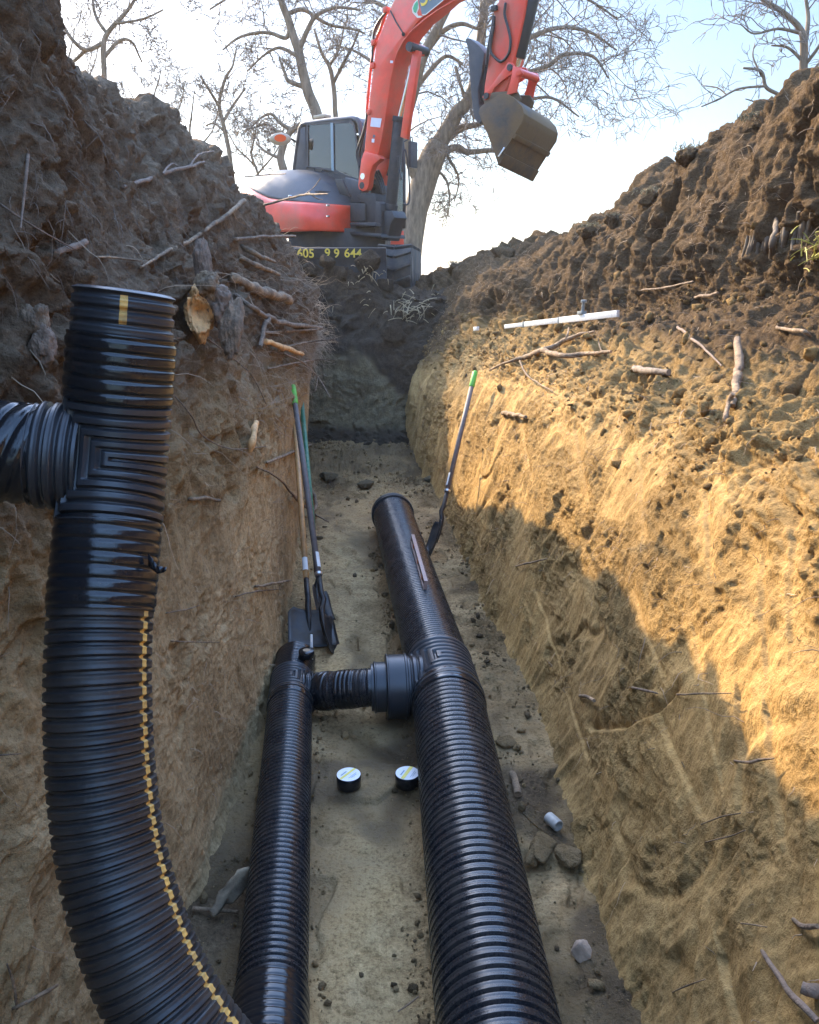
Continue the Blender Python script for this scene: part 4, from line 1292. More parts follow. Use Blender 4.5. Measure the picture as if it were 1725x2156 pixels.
def text_mesh(name, body, mat, size, loc, xax, yax, parent, extr=.004, shear=0.0):
    cu = bpy.data.curves.new(name, 'FONT'); cu.body = body; cu.size = size; cu.extrude = extr; cu.shear = shear; cu.offset = size * .012
    o = bpy.data.objects.new(name, cu); COL.objects.link(o)
    bpy.context.view_layer.update()
    me = bpy.data.meshes.new_from_object(o.evaluated_get(bpy.context.evaluated_depsgraph_get()))
    bpy.data.objects.remove(o); bpy.data.curves.remove(cu)
    xax = xax.normalized(); zax = xax.cross(yax).normalized(); yax = zax.cross(xax)
    M4 = Matrix.Translation(loc) @ Matrix((xax, yax, zax)).transposed().to_4x4()
    me.transform(M4)
    return link_mesh(name, me, mat, parent, smooth=False)
for tx, body in ((-.37, "605"), (.02, "9 9"), (.295, "644")):
    text_mesh("phone_number", body, M_NUM, .165, U(tx, -2.0, .50), UD(1, 0, -.03), UD(0, -.12, 1), blade)

# ---- house: counterweight, hood, platform
def cowl(v0, v1, sgn=1, x0=-1.62, x1=.66, inner=0.0):
    xs = np.concatenate([np.linspace(x0, -1.2, 9), np.linspace(-1.15, .2, 14), np.linspace(.25, x1, 10)])
    yo = np.interp(xs, [-1.62, -1.58, -1.5, -1.35, -1.1, -.7, 0, .35, .52, .62, .66], [.35, .58, .74, .88, .97, 1.03, 1.05, 1.03, .97, .86, .70])
    zt = np.interp(xs, [-1.62, -1.5, -1.2, -.8, -.45, -.1, .2, .45, .6, .66], [1.58, 1.71, 1.80, 1.83, 1.81, 1.72, 1.57, 1.38, 1.26, 1.22])
    zs = np.interp(xs, [-1.62, -1.4, -1.1, -.75, -.4, 0, .66], [1.66, 1.62, 1.53, 1.42, 1.31, 1.25, 1.19])
    zs = np.minimum(zs, zt - .02)
    zb = .80
    rows = []
    for x, o_, t_, s_ in zip(xs, yo, zt, zs):
        row = []
        for v in np.linspace(v0, v1, 13):
            z = t_ + (s_ - t_) * (v / .5) if v <= .5 else s_ + (zb - s_) * ((v - .5) / .5)
            q = np.clip((z - zb) / (t_ - zb), 0, 1)
            y = o_ * max(0, (1 - q ** 3.2)) ** (1 / 2.4)
            if v > .5:
                kk = (v - .5) / .5
                y -= .06 * max(0, kk - .55) ** 1.2
                y += .012
            row.append((x, -sgn * max(y, inner), z))
        rows.append(row)
    last = [(x, y * .12, z) for x, y, z in rows[-1]]
    mid = [(x + .012, y * .8, z) for x, y, z in rows[-1]]
    rows += [mid, last]
    return np.array(rows)
def solid(P, name, mat, depth=.05):
    me = grid_mesh(name, P)
    bm = bmesh.new(); bm.from_mesh(me); bmesh.ops.recalc_face_normals(bm, faces=bm.faces); bm.to_mesh(me); bm.free()
    o = link_mesh(name, me, mat, ex)
    sm = o.modifiers.new("thick", 'SOLIDIFY'); sm.thickness = depth; sm.offset = -1 if True else 1
    return o
solid(cowl(0, .5), "engine_hood", M_HOOD, .03)
cw = solid(cowl(.5, 1.0), "counterweight", M_RED, .03)
solid(cowl(0, .5, -1, x1=-.45), "rear_hood", M_HOOD, .03)
solid(cowl(.5, 1.0, -1, x1=-.45), "rear_counterweight", M_RED, .03)
fr = MB().box((-.35, .1, .86), (1.9, 1.5, .13)).box((-.4, -.35, 1.15), (1.6, .7, .5))
part(fr, "platform", M_CAST, bevel=.02)
# vent grille on the cowl beside the cab, slots and panel bolts
vg = MB().prism([A1(830, 720, -.42), A1(905, 720, -.42), A1(985, 900, -.42), A1(885, 870, -.42)], (0, .05, 0))
part(vg, "vent_grille", M_HOSE, bevel=.01)
part(MB().prism([A1(930, 700, -.25), A1(1070, 740, -.25), A1(1110, 950, -.25), A1(990, 940, -.25)], (0, .2, 0)), "front_cowl", M_HOOD, bevel=.02)
for a, b in ((565, 612), (640, 620)):
    part(MB().prism([A1(a, b, -.30), A1(a + 62, b + 3, -.30), A1(a + 70, b + 26, -.30), A1(a + 8, b + 20, -.30)], (0, .04, 0)), "vent_slot", M_HOSE)
for a, b in ((380, 884), (755, 978), (756, 1086)):
    part(MB().cyl(A1(a, b, -1.075), A1(a, b, -1.075) + Vector((0, .05, 0)), .014, 10), "panel_bolt", M_CHROME)

# ---- cab
Y0c, Y1c = -.02, .98
outl = [(400, 900), (418, 600), (440, 430), (470, 220), (492, 180), (545, 150), (760, 122), (1000, 98), (1048, 112), (1085, 165), (1105, 330), (1120, 560), (1125, 900), (1125, 1180)]
P0 = [A1(a, b, Y0c) for a, b in outl]
def along(y): return Vector((0, y, 0))
pil = MB()
def bar(i0, i1, y, w=.07, d=.06):
    a, b = P0[i0] + along(y), P0[i1] + along(y)
    pil.tube([a, b], w / 2, 8)
for y in (.03, Y1c - Y0c - .03):
    ins = lambda p: p
    pil.tube([P0[k] + along(y) + Vector((.03 if k < 5 else (-.03 if k > 8 else 0), 0, -.03 if 4 < k < 9 else 0)) for k in range(0, 14)], .045, 8)
cabf = part(pil, "cab_frame", M_CAB, smooth=True)
rear = MB().prism([P0[0], P0[3] + Vector((0, 0, 0)), A1(545, 200, Y0c), A1(555, 620, Y0c), A1(548, 900, Y0c)], along(.04))
part(rear, "rear_quarter_panel", M_CAB, bevel=.01)
roof = MB().prism([P0[3], P0[4], P0[5], P0[6], P0[7], P0[8], P0[9], A1(1040, 150, Y0c), A1(1000, 140, Y0c), A1(600, 175, Y0c), A1(545, 200, Y0c)], along(1.0))
part(roof, "roof", M_CAB, bevel=.03, segs=3)
lowp = MB().prism([A1(400, 900, Y0c), A1(548, 660, Y0c), A1(800, 650, Y0c), A1(1060, 725, Y0c), A1(1125, 900, Y0c), A1(1125, 1180, Y0c), A1(400, 1180, Y0c)], along(.05))
part(lowp, "side_panel", M_CAB)
part(MB().prism([A1(400, 1180, Y0c), A1(418, 600, Y0c), A1(470, 220, Y0c), A1(500, 260, Y0c), A1(450, 600, Y0c), A1(440, 1180, Y0c)], along(1.0)), "rear_panel", M_CAB)
def frame_and_pane(name, quad, y, mat_f, rim=.03):
    P = [A1(a, b, y) for a, b in quad]
    n = len(P); c = sum(P, Vector()) / n
    Q = [p + (c - p).normalized() * rim * 1.4 for p in P]
    m = MB(); off = Vector((0, -.012, 0))
    vs = P + Q + [p + off for p in P] + [q + off for q in Q]
    fs = []
    for k in range(n):
        k2 = (k + 1) % n
        fs += [(k, k2, n + k2, n + k), (2 * n + k, 3 * n + k, 3 * n + k2, 2 * n + k2), (n + k, n + k2, 3 * n + k2, 3 * n + k), (k, 2 * n + k, 2 * n + k2, k2)]
    f = part(m.add(vs, fs), name, mat_f)
    pane = MB().prism([q + Vector((0, .004, 0)) for q in Q], Vector((0, .006, 0)))
    part(pane, "pane", M_GLASS, f)
    return f
frame_and_pane("side_window", [(560, 172), (1000, 135), (1035, 170), (1075, 420), (1090, 745), (900, 680), (800, 640), (560, 600)], Y0c - .004, M_CAB)
part(MB().prism([A1(798, 165, Y0c - .008), A1(822, 163, Y0c - .008), A1(830, 640, Y0c - .008), A1(808, 632, Y0c - .008)], (0, -.014, 0)), "window_divider", simple_mat("pale_glass_channel", (.22, .30, .33), .4))
# far side window and windscreen, with the interior
far_y = Y1c
for nm, quad in (("door_window", [(560, 210), (1000, 190), (1060, 420), (1075, 900), (560, 800)]),):
    P = [A1(a, b, Y0c) + along(far_y - Y0c - .03) for a, b in quad]
    f = part(MB().prism(P, along(.008)), nm, M_GLASS)
fpts = [P0[9], P0[10], P0[11], P0[12], P0[13]]
ws = MB()
for a, b in zip(fpts[:-1], fpts[1:]):
    ws.prism([a + along(.07) - Vector((.012, 0, 0)), b + along(.07) - Vector((.012, 0, 0)), b + along(.93) - Vector((.012, 0, 0)), a + along(.93) - Vector((.012, 0, 0))], (.006, 0, 0))
part(ws, "windscreen", M_GLASS)
sx0 = A1(720, 560, .45)
st = MB().box((sx0.x, .48, sx0.z - .25), (.46, .5, .12)).box((sx0.x - .22, .48, sx0.z + .05), (.12, .48, .62)).box((sx0.x - .2, .48, sx0.z + .46), (.10, .26, .20))
part(st, "seat", M_SEAT, bevel=.05, segs=3)
cn = MB().box((sx0.x + .3, .22, sx0.z - .25), (.4, .10, .25)).tube([(sx0.x + .42, .22, sx0.z - .12), (sx0.x + .45, .22, sx0.z + .1)], .02, 8)
part(cn, "control_console", M_SEAT, bevel=.02)
part(MB().box((P0[0].x + .55, .48, .95), (1.1, .96, .06)), "cab_floor", M_CAB)
part(MB().box((A1(712, 100, .3).x, .3, A1(712, 104, .3).z), (.26, .16, .05)), "roof_beacon_base", M_DISH, bevel=.015)
# lower sill: grey strip and red skirt
zz1 = A1(1430, 1225, -.02).z
sk = MB().box((.52, .50, .96), (1.1, .99, .10))
part(MB().prism([(.54, -.12, 1.0), (.66, -.12, 1.0), (.66, -.12, .88), (.54, -.12, .88)], (0, 1.10, 0)), "sill", M_SILL, bevel=.01)
rs = MB().prism([(.1, .98, .64), (.66, .98, .64), (.66, .98, .875), (.1, .98, .875)], (0, -.98, 0))
skirt = part(rs, "skirt", M_RED, bevel=.015)
d0 = Vector((.663, .62, .76))
part(MB().prism([d0 + Vector((0, 0, .085)), d0 + Vector((0, .06, 0)), d0 + Vector((0, 0, -.085)), d0 + Vector((0, -.06, 0))], (.003, 0, 0)), "diamond_sticker", M_DECAL, skirt)
# mirrors, lamp, handrail
m1 = A1(1612, 480, .0); mx = Vector((1.08, 1.28, 0))
def ap(px, py, x):
    """photo position on the machine's own cross plane x"""
    o = EXI @ Vector((0, 0, CAM_Z)); d = EXI.to_3x3() @ (at(px, py, 1.0) - Vector((0, 0, CAM_Z)))
    return o + d * ((x - o.x) / d.x)
B1 = lambda cx, cy, x: ap(527.2 + cx * .2130, 223.6 + cy * .2130, x)
q = B1(1608, 480, .95)
part(MB().box(q, (.05, .17, .38)).tube([q + Vector((0, 0, .15)), q + Vector((0, -.02, .26)), B1(1520, 350, .9)], .012, 6), "wing_mirror", M_CAB, bevel=.02, smooth=True)
hr = [B1(1500, 650, 1.0), B1(1515, 450, 1.02), B1(1540, 455, 1.05), B1(1565, 640, 1.06), B1(1575, 900, 1.06), B1(1555, 968, 1.05), B1(1510, 965, 1.0)]
part(MB().tube([tuple(v) for v in catmull(hr, 6)], .014, 8), "handrail", M_CAB, smooth=True)
lp = A1(300, 325, -.35)
dish = MB()
n = 20
prof = [(0.0, -.05), (.07, -.045), (.13, -.02), (.15, .02), (.14, .035)]
ax0 = (EXI.to_3x3() @ Vector((0, -1, -.12))).normalized(); u0 = ax0.orthogonal().normalized(); v0 = ax0.cross(u0)
upv0 = Vector((0, 0, 1)) - ax0 * ax0.z; upv0.normalize(); v0 = upv0; u0 = v0.cross(ax0)
vs = [lp + ax0 * (-h_) * -1 + (u0 * math.cos(2 * math.pi * k / n) * 1.15 + v0 * math.sin(2 * math.pi * k / n) * .62) * max(r_, 1e-4) for r_, h_ in prof for k in range(n)]
dish.add(vs, [(i * n + k, i * n + (k + 1) % n, (i + 1) * n + (k + 1) % n, (i + 1) * n + k) for i in range(4) for k in range(n)] + [tuple(range(4 * n, 5 * n))])
lamp = part(dish, "round_mirror", M_DISH, smooth=True)
part(MB().add([lp + ax0 * .04 + Vector((0, 0, .016)) + (u0 * math.cos(2 * math.pi * k / n) * .095 + v0 * math.sin(2 * math.pi * k / n) * .055) for k in range(n)], [tuple(range(n))]), "orange_reflector", M_LENS, lamp)
part(MB().tube([lp, A1(360, 295, -.25), A1(448, 350, Y0c)], .018, 8), "mirror_arm", M_CAB, smooth=True)

# ---- swing post in front
yb = -.10                                              # boom plane
post = MB()
def blk(quad, y0, y1): post.prism([A1(a, b, y0) for a, b in quad], (0, y1 - y0, 0))
blk([(1050, 880), (1110, 850), (1230, 860), (1245, 960), (1235, 1160), (1145, 1160), (1135, 960), (1060, 915)], -.26, .06)
blk([(1200, 660), (1300, 790), (1330, 960), (1240, 980), (1180, 850)], -.05, .10)
blk([(915, 955), (1130, 960), (1135, 1140), (950, 1140)], -.30, .1)
blk([(980, 1145), (1240, 1150), (1250, 1190), (980, 1180)], -.40, .16)
blk([(970, 1235), (1290, 1260), (1300, 1300), (990, 1275)], -.40, .16)
blk([(960, 1140), (1060, 1180), (1060, 1260), (960, 1260)], -.30, .1)
blk([(1235, 930), (1290, 960), (1300, 1310), (1225, 1290)], -.30, -.1)
blk([(1300, 1030), (1400, 1030), (1425, 1100), (1390, 1160), (1350, 1330), (1270, 1320), (1310, 1150)], -.25, .05)
part(post, "swing_post", M_CAST, bevel=.025)

# ---- boom
W0, W1 = yb - .16, yb + .16
boom_pts = [(275, 1190), (190, 1165), (172, 1150), (195, 900), (235, 560), (260, 330), (320, 190), (365, 70), (400, 0), (440, -70), (520, -160), (650, -250), (900, -350), (1150, -420), (1330, -470), (1400, -450), (1420, -390), (1380, -330), (1250, -260), (1080, -170), (900, -70), (790, -20), (690, 70), (590, 150), (500, 260), (440, 370), (402, 480), (375, 600), (345, 800), (303, 1060)]
bo = side(boom_pts, A2, W0, W1)
boom = part(bo, "boom", M_RED, bevel=.022, segs=2)
for nm, y0, y1 in (("foot_lug", W0 - .06, W0 + .05), ("foot_lug", W1 - .05, W1 + .06)):
    lg = side([(172, 1145), (280, 1175), (300, 1200), (240, 1250), (215, 1320), (205, 1410), (190, 1440), (160, 1450), (132, 1432), (126, 1400), (135, 1330), (150, 1210)], A2, W0 - .06, W0 + .05)
    o = lg.v
    lg.v = [(x, y + (y0 - (W0 - .06)), z) for x, y, z in lg.v]
    part(lg, nm, M_RED, boom, bevel=.012)
yl_ = W0 - .062
for (a, b, r_, mt) in ((160, 1335, .045, M_CHROME), (155, 1405, .05, M_CAST)):
    c = A2(a, b, yl_); part(MB().cyl(c, c + Vector((0, .45, 0)), r_, 18), "pivot_pin", mt, boom)
c = A2(512, 350, W0 - .03); part(MB().cyl(c, c + Vector((0, .38, 0)), .06, 18), "cylinder_pin", M_CAST, boom)
# raised weld rib along the boom side
rbp = [A2(a, b, W0 - .006) for a, b in ((405, 470), (425, 395), (470, 310), (540, 225), (640, 140), (740, 70), (860, 0))]
part(MB().tube(rbp, .010, 6), "weld_seam", M_RED, boom, smooth=True)
part(MB().tube([A2(a, b, W0 - .004) for a, b in ((372, 80), (415, 165), (468, 250))], .010, 6).cyl(A2(470, 258, W0 - .03), A2(470, 258, W0), .025, 10), "grease_line", M_CAST, boom)
yd = W0 - .003
def decal(name, quad, f, y, mat, parent, d=.002):
    return part(MB().prism([f(a, b, y) for a, b in quad], (0, -d, 0)), name, mat, parent)
decal("notice_sticker", [(228, 890), (306, 897), (295, 966), (220, 957)], A2, yd, M_DECAL, boom)
decal("small_sticker", [(232, 1050), (252, 1052), (249, 1080), (230, 1078)], A2, yd, M_DECAL, boom)
decal("warning_mark", [(241, 1020), (257, 1022), (254, 1044), (238, 1042)], A2, yd, M_DECALDK, boom)
decal("reflector_dot", [(372, 457), (393, 459), (391, 478), (370, 476)], A2, yd, M_DECAL, boom)
# company panel near the top of the boom, running out of the photo
panel = [(588, 8), (612, 112), (640, 108), (770, 0), (840, -60), (760, -120), (640, -90)]
lg = decal("logo_panel", panel, A2, yd, M_LOGO, boom)
decal("logo_edge", [(618, 116), (640, 112), (775, 2), (772, -4), (640, 104), (610, 108)], A2, yd - .003, M_LOGOW, lg)
leaf_o = [(580, -10), (550, 22), (536, 60), (540, 95), (562, 118), (575, 134), (600, 134), (618, 120), (600, 118), (582, 118), (575, 95), (590, 60)]
decal("leaf_outline", leaf_o, A2, yd - .001, M_LOGOW, lg)
decal("leaf", [(577, 2), (556, 30), (543, 62), (550, 90), (566, 98), (578, 62), (582, 28)], A2, yd - .004, M_LEAF, lg)
ta, tb = A2(606, 55, yd - .006), A2(690, -12, yd - .006)
text_mesh("logo_text", "SP", M_LOGOY, .30, ta, (tb - ta), Vector((0, 0, 1)), lg, extr=.002)
# hoses and steel pipes along the back of the boom
def hose(name, pts, f, y, r_, parent, mat=M_HOSE):
    q = [f(a, b, y) for a, b in pts]
    return part(MB().tube([tuple(v) for v in catmull(q, 8)], r_, 8), name, mat, parent, smooth=True)
hose("steel_line", [(345, 80), (300, 210), (255, 330), (225, 500), (205, 700), (192, 860)], A2, W0 + .04, .022, boom, M_RED)
hose("hose", [(345, 85), (290, 150), (250, 230), (240, 340), (232, 470)], A2, W0 + .02, .016, boom)
hose("hose", [(330, 110), (275, 190), (240, 300), (235, 460)], A2, W0 + .08, .016, boom)
hose("hose", [(196, 850), (185, 930), (160, 1020), (125, 1120), (118, 1180), (140, 1270)], A2, W0 + .03, .018, boom)
hose("hose", [(198, 870), (180, 980), (150, 1100), (135, 1180), (150, 1260)], A2, W0 + .09, .018, boom)
hose("hose", [(165, 1010), (150, 1100), (142, 1220), (150, 1300)], A2, W0 + .14, .018, boom)
for a, b in ((345, 75), (255, 325), (250, 500), (222, 850)):
    c = A2(a, b, W0 + .03); part(MB().box(c, (.07, .10, .07)), "hose_clip", M_RED, boom, bevel=.01)
for k in range(3):
    hose("hose", [(235 + k * 22, 1290), (270 + k * 18, 1350), (300 + k * 12, 1420), (310 + k * 10, 1470)], A2, yb + .03 * k, .018, boom)

# ---- boom cylinder
yc = yb
b0, b1 = A1(1385, 1035, yc), A1(1472, 140, yc)
t1 = A2(572, 372, yc)
axc = (t1 - b0).normalized()
cyl = part(MB().cyl(b0, b1, .088, 20).cyl(b1 - axc * .02, b1 + axc * .05, .10, 20).cyl(b0 - axc * .06, b0 + axc * .1, .105, 18), "boom_cylinder", M_CAST, bevel=.006)
part(MB().cyl(b1, t1, .045, 16), "cylinder_rod", M_CHROME, cyl)
gd = [A2(a, b, yc - .10) for a, b in ((540, 372), (590, 384), (493, 1054), (446, 1036))]
part(MB().prism(gd, (0, .07, 0)), "rod_guard", M_RED, cyl, bevel=.008)
part(MB().cyl(t1 + Vector((0, -.13, 0)), t1 + Vector((0, .13, 0)), .07, 16), "rod_eye", M_RED, cyl)
hose("hose", [(400, 930), (395, 1020), (385, 1120), (370, 1250), (350, 1330)], A2, yc + .1, .02, cyl)
hose("hose", [(430, 1180), (440, 1290), (455, 1360)], A2, yc - .12, .016, cyl)

# ---- stick
ys0, ys1 = yb - .12, yb + .12
stick_pts = [(1075, 772), (1085, 640), (1112, 480), (1140, 300), (1162, 130), (1145, 60), (1190, 15), (1215, -120), (1245, -330), (1270, -560), (1320, -640), (1400, -620), (1430, -500), (1425, -250), (1410, -60), (1386, 100), (1342, 300), (1300, 470), (1285, 540), (1262, 640), (1225, 730), (1130, 790)]
stick = part(side(stick_pts, A2, ys0, ys1), "stick", M_RED, bevel=.02)
hose("hose", [(1245, 20), (1238, 110), (1262, 200), (1282, 300), (1270, 400), (1215, 465), (1160, 430), (1130, 380), (1138, 290), (1155, 200)], A2, ys0 - .03, .018, stick)
hose("hose", [(1150, 180), (1130, 280), (1110, 400), (1098, 500)], A2, ys0 - .02, .020, stick)
part(MB().box(A2(1162, 62, ys0 - .01), (.09, .06, .06)).box(A2(1157, 160, ys0 - .01), (.03, .05, .12)), "hose_fitting", M_CAST, stick, bevel=.008)
k0, k1 = A2(1462, -60, yb), A2(1343, 440, yb); k2 = A2(1318, 515, yb)
bc_ = part(MB().cyl(k0, k1, .085, 20).cyl(k0 + (k0 - k1) * .6, k0, .085, 20), "bucket_cylinder", M_HOSE, bevel=.006)
part(MB().cyl(k1, k2, .05, 16), "cylinder_rod", M_CHROME, bc_)
# links
lk = MB()
for y in (ys0 - .05, ys1 + .02):
    lk.prism([A2(a, b, ys0 - .05) + Vector((0, y - ys0 + .05, 0)) for a, b in ((1262, 470), (1300, 478), (1315, 520), (1290, 560), (1230, 600), (1160, 665), (1125, 750), (1090, 765), (1068, 735), (1085, 700), (1140, 640), (1200, 560), (1240, 510))], (0, .035, 0))
part(lk, "tipping_link", M_RED, bevel=.008)
lk2 = MB()
for y in (ys0 - .09, ys1 + .06):
    lk2.prism([A2(a, b, ys0 - .09) + Vector((0, y - ys0 + .09, 0)) for a, b in ((1300, 500), (1360, 510), (1375, 555), (1345, 600), (1325, 700), (1250, 720), (1285, 600))], (0, .03, 0))
part(lk2.cyl(A2(1340, 545, ys0 - .12), A2(1340, 545, ys0 - .12) + Vector((0, .42, 0)), .045, 16), "bucket_link", M_RED, bevel=.008)
for a, b in ((1274, 508), (1095, 725)):
    part(MB().cyl(A2(a, b, ys0 - .08), A2(a, b, ys0 - .08) + Vector((0, .02, 0)), .04, 14), "link_pin", M_CAST)
# thumb on the inner side of the stick
th = side([(938, 300), (950, 284), (975, 290), (1045, 345), (1088, 400), (1075, 470), (1062, 560), (1035, 680), (1042, 790), (1068, 910), (1052, 940), (1030, 925), (1005, 890), (985, 740), (968, 520), (962, 380)], A2, yb - .10, yb + .10)
part(th, "thumb", M_HOOD, bevel=.02)
part(side([(1060, 420), (1092, 400), (1110, 480), (1085, 640), (1072, 760), (1045, 780), (1040, 650), (1066, 540)], A2, yb - .05, yb + .12), "thumb_cylinder", M_HOSE, bevel=.015)

# ---- bucket: side cheeks, curved back shell, lip
yB0, yB1 = yb - .42, yb + .42
shell = [(1185, 1238), (1235, 1150), (1300, 1040), (1372, 925), (1385, 860), (1368, 805), (1325, 755), (1290, 730), (1230, 705), (1180, 720)]
cheek = [(1040, 850), (1050, 812), (1085, 785), (1180, 725), (1235, 704), (1290, 728), (1325, 755), (1368, 805), (1385, 860), (1372, 925), (1300, 1040), (1235, 1150), (1185, 1238), (1150, 1130), (1105, 1010), (1062, 915)]
bk = MB()
S0 = [A2(a, b, yB0) for a, b in shell]
cen = A2(1180, 950, yB0)
n = len(S0)
TILT = -.13
Wd = Vector((0, yB1 - yB0, TILT))
inner = [p + (cen - p).normalized() * .03 for p in S0]
ring = S0 + inner[::-1]
bk.prism(ring, Wd)
bucket = part(bk, "bucket", M_BUCKET, bevel=.006)
for y in (0, yB1 - yB0 - .03):
    part(MB().prism([A2(a, b, yB0 - .004) + Vector((0, y + .004 if y else 0, TILT if y else 0)) for a, b in cheek], (0, .03, 0)), "side_plate", M_BUCKET, bucket, bevel=.006)
part(MB().prism([A2(a, b, yB0 - .02) for a, b in ((1232, 1112), (1240, 1120), (1195, 1192), (1185, 1184))], (0, .06, 0)), "side_cutter", M_WORN, bucket, bevel=.004)
lp0 = [A2(a, b, yB0) for a, b in ((1180, 1246), (1232, 1160), (1240, 1166), (1190, 1252))]
part(MB().prism(lp0, Wd), "cutting_edge", M_BUCKET, bucket, bevel=.003)
part(MB().prism([A2(a, b, yB0) for a, b in ((1300, 1045), (1322, 1010), (1330, 1018), (1308, 1053))], Wd), "wear_strip", M_BUCKET, bucket, bevel=.004)
ear = MB()
for y in (yb - .17, yb + .13):
    ear.prism([A2(a, b, yb - .17) + Vector((0, y - yb + .17, 0)) for a, b in ((1070, 740), (1110, 700), (1240, 690), (1330, 690), (1360, 740), (1340, 800), (1200, 790), (1085, 800))], (0, .04, 0))
part(ear, "mounting_ear", M_BUCKET, bucket, bevel=.01)

# ================================================================== BARE TREES
M_TRUNK = simple_mat("grey_brown_bark", (.205, .148, .094), .9, var=.5, vscale=12, bump=.8, stretch=(1, 1, .25))
M_TWIG = simple_mat("twig_bark", (.185, .142, .108), .9, var=.2, vscale=3)

def batch_tubes(polys, r0s, r1s, n=3):
    """polys (N, k, 3), radii at both ends -> one mesh of thin tubes"""
    P = np.array(polys, dtype=np.float64); N, k, _ = P.shape
    t = np.gradient(P, axis=1); t /= np.linalg.norm(t, axis=-1, keepdims=True) + 1e-9
    ref = np.where(np.abs(t[..., 2:3]) < .8, np.array([0, 0, 1.0]), np.array([1.0, 0, 0]))
    a = np.cross(t, ref); a /= np.linalg.norm(a, axis=-1, keepdims=True) + 1e-9
    b = np.cross(t, a)
    f = np.linspace(0, 1, k)[None, :, None]
    r = np.array(r0s)[:, None, None] * (1 - f) + np.array(r1s)[:, None, None] * f
    ang = np.arange(n) * 2 * math.pi / n
    ring = P[:, :, None] + (a[:, :, None] * np.cos(ang)[None, None, :, None] + b[:, :, None] * np.sin(ang)[None, None, :, None]) * r[:, :, None]
    V = ring.reshape(-1, 3)
    base = (np.arange(N) * k * n)[:, None, None]
    i = np.arange(k - 1)[None, :, None] * n; j = np.arange(n)[None, None, :]; j2 = (j + 1) % n
    q = np.stack([base + i + j, base + i + j2, base + i + n + j2, base + i + n + j], -1).reshape(-1, 4)
    return V, q
def quads_mesh(name, V, q):
    me = bpy.data.meshes.new(name)
    me.vertices.add(len(V)); me.vertices.foreach_set("co", np.ascontiguousarray(V, dtype=np.float32).ravel())
    me.loops.add(q.size); me.loops.foreach_set("vertex_index", q.astype(np.int32).ravel())
    me.polygons.add(len(q)); me.polygons.foreach_set("loop_start", (np.arange(len(q)) * 4).astype(np.int32)); me.polygons.foreach_set("loop_total", np.full(len(q), 4, np.int32))
    me.update(calc_edges=True)
    return me

def wander(rnd, p, d, length, k=6, wig=.25, lift=0.0, droop=0.0):
    """a crooked twig as k points"""
    out = [p.copy()]
    q, v = p.copy(), d / (np.linalg.norm(d) + 1e-9)
    st = length / (k - 1)
    for i in range(k - 1):
        v = v + rnd.normal(0, wig, 3) + np.array([0, 0, lift - droop * i])
        v /= np.linalg.norm(v)
        q = q + v * st
        out.append(q.copy())
    return np.array(out)

def tree(label, Y, limbs, seed, scale=1.0, levels=3, dens=1.0, rmin=.0092, lift=.05, depth_j=.12, group=None, base=None, wig=.25, child=.55, spread=1.0):
    """limbs: [ [(px, py, width px), ...], ... ] drawn at distance Y; twigs are grown from them"""
    rnd = np.random.default_rng(seed)
    tm = MB(); polys, ra, rb = [], [], []
    starts = []
    root_p = at(limbs[0][0][0], limbs[0][0][1], Y)
    for li, lb in enumerate(limbs):
        ph = rnd.uniform(0, 6.28); amp = 0 if li == 0 else depth_j * Y * .25
        pts, rr = [], []
        for i, (px, py, w) in enumerate(lb):
            yy = Y + amp * math.sin(ph) * (i / max(1, len(lb) - 1))
            p = at(px, py, yy); pts.append(p); rr.append(w * .5 / FPX * yy)
        sm = catmull(pts, 5); rs = np.interp(np.linspace(0, 1, len(sm)), np.linspace(0, 1, len(rr)), rr)
        sm = sm + fbm(sm * 1.1 + seed, 3, seed=seed)[:, None] * np.array([.05, .05, .02]) * Y / 20
        tm.tube([tuple(v) for v in sm], list(rs), 9)
        starts.append((sm, rs, li))
    def grow(poly, r0, r1, lvl, plen):
        k = len(poly); seglen = np.linalg.norm(poly[1] - poly[0])
        n = max(3, int(dens * plen * (2.6 if lvl > 1 else 3.2) / scale * (1.3 if lvl == levels else 1)))
        n = min(n, 18)
        for _ in range(n):
            f = rnd.uniform(.18, 1.0) * (k - 1); i = min(int(f), k - 2); u = f - i
            p = poly[i] * (1 - u) + poly[i + 1] * u
            t = poly[i + 1] - poly[i]; t = t / (np.linalg.norm(t) + 1e-9)
            side_ = rnd.normal(0, 1, 3); side_ -= t * side_.dot(t); side_ /= np.linalg.norm(side_)
            d = t * rnd.uniform(.35, 1.0) + side_ * rnd.uniform(.6, 1.1) * spread + np.array([0, 0, .15])
            L_ = plen * rnd.uniform(.28, child + .15) if lvl > 0 else plen
            L_ = max(L_, .25 * scale)
            r = max(rmin, (r0 * (1 - f / (k - 1)) + r1 * f / (k - 1)) * rnd.uniform(.4, .65))
            r = min(r, .012 * L_ + .004)
            r = max(r, rmin)
            q = wander(rnd, p, d, L_, 6, wig, lift, .03 if lvl <= 1 else 0)
            polys.append(q); ra.append(r); rb.append(rmin * .55)
            if lvl > 1: grow(q, r, rmin, lvl - 1, L_)
    for sm, rs, li in starts:
        idx = np.linspace(0, len(sm) - 1, 7).astype(int)
        plen = float(np.linalg.norm(np.diff(sm, axis=0), axis=1).sum())
        if li == 0 and len(limbs) > 2:
            idx = np.linspace(len(sm) // 2, len(sm) - 1, 5).astype(int)
            plen *= .5
        grow(sm[idx], rs[idx[0]], rs[idx[-1]], levels, min(plen, 3.6 * scale))
    zg = 2.1
    o = tag(empty("bare_tree", root_p), label, "tree", group)
    put(tm.build("trunk", M_TRUNK, None, smooth=True), o)
    V, q = batch_tubes(polys, ra, rb)
    put(link_mesh("crown", quads_mesh("crown", V, q), M_TWIG), o)
    return len(polys)

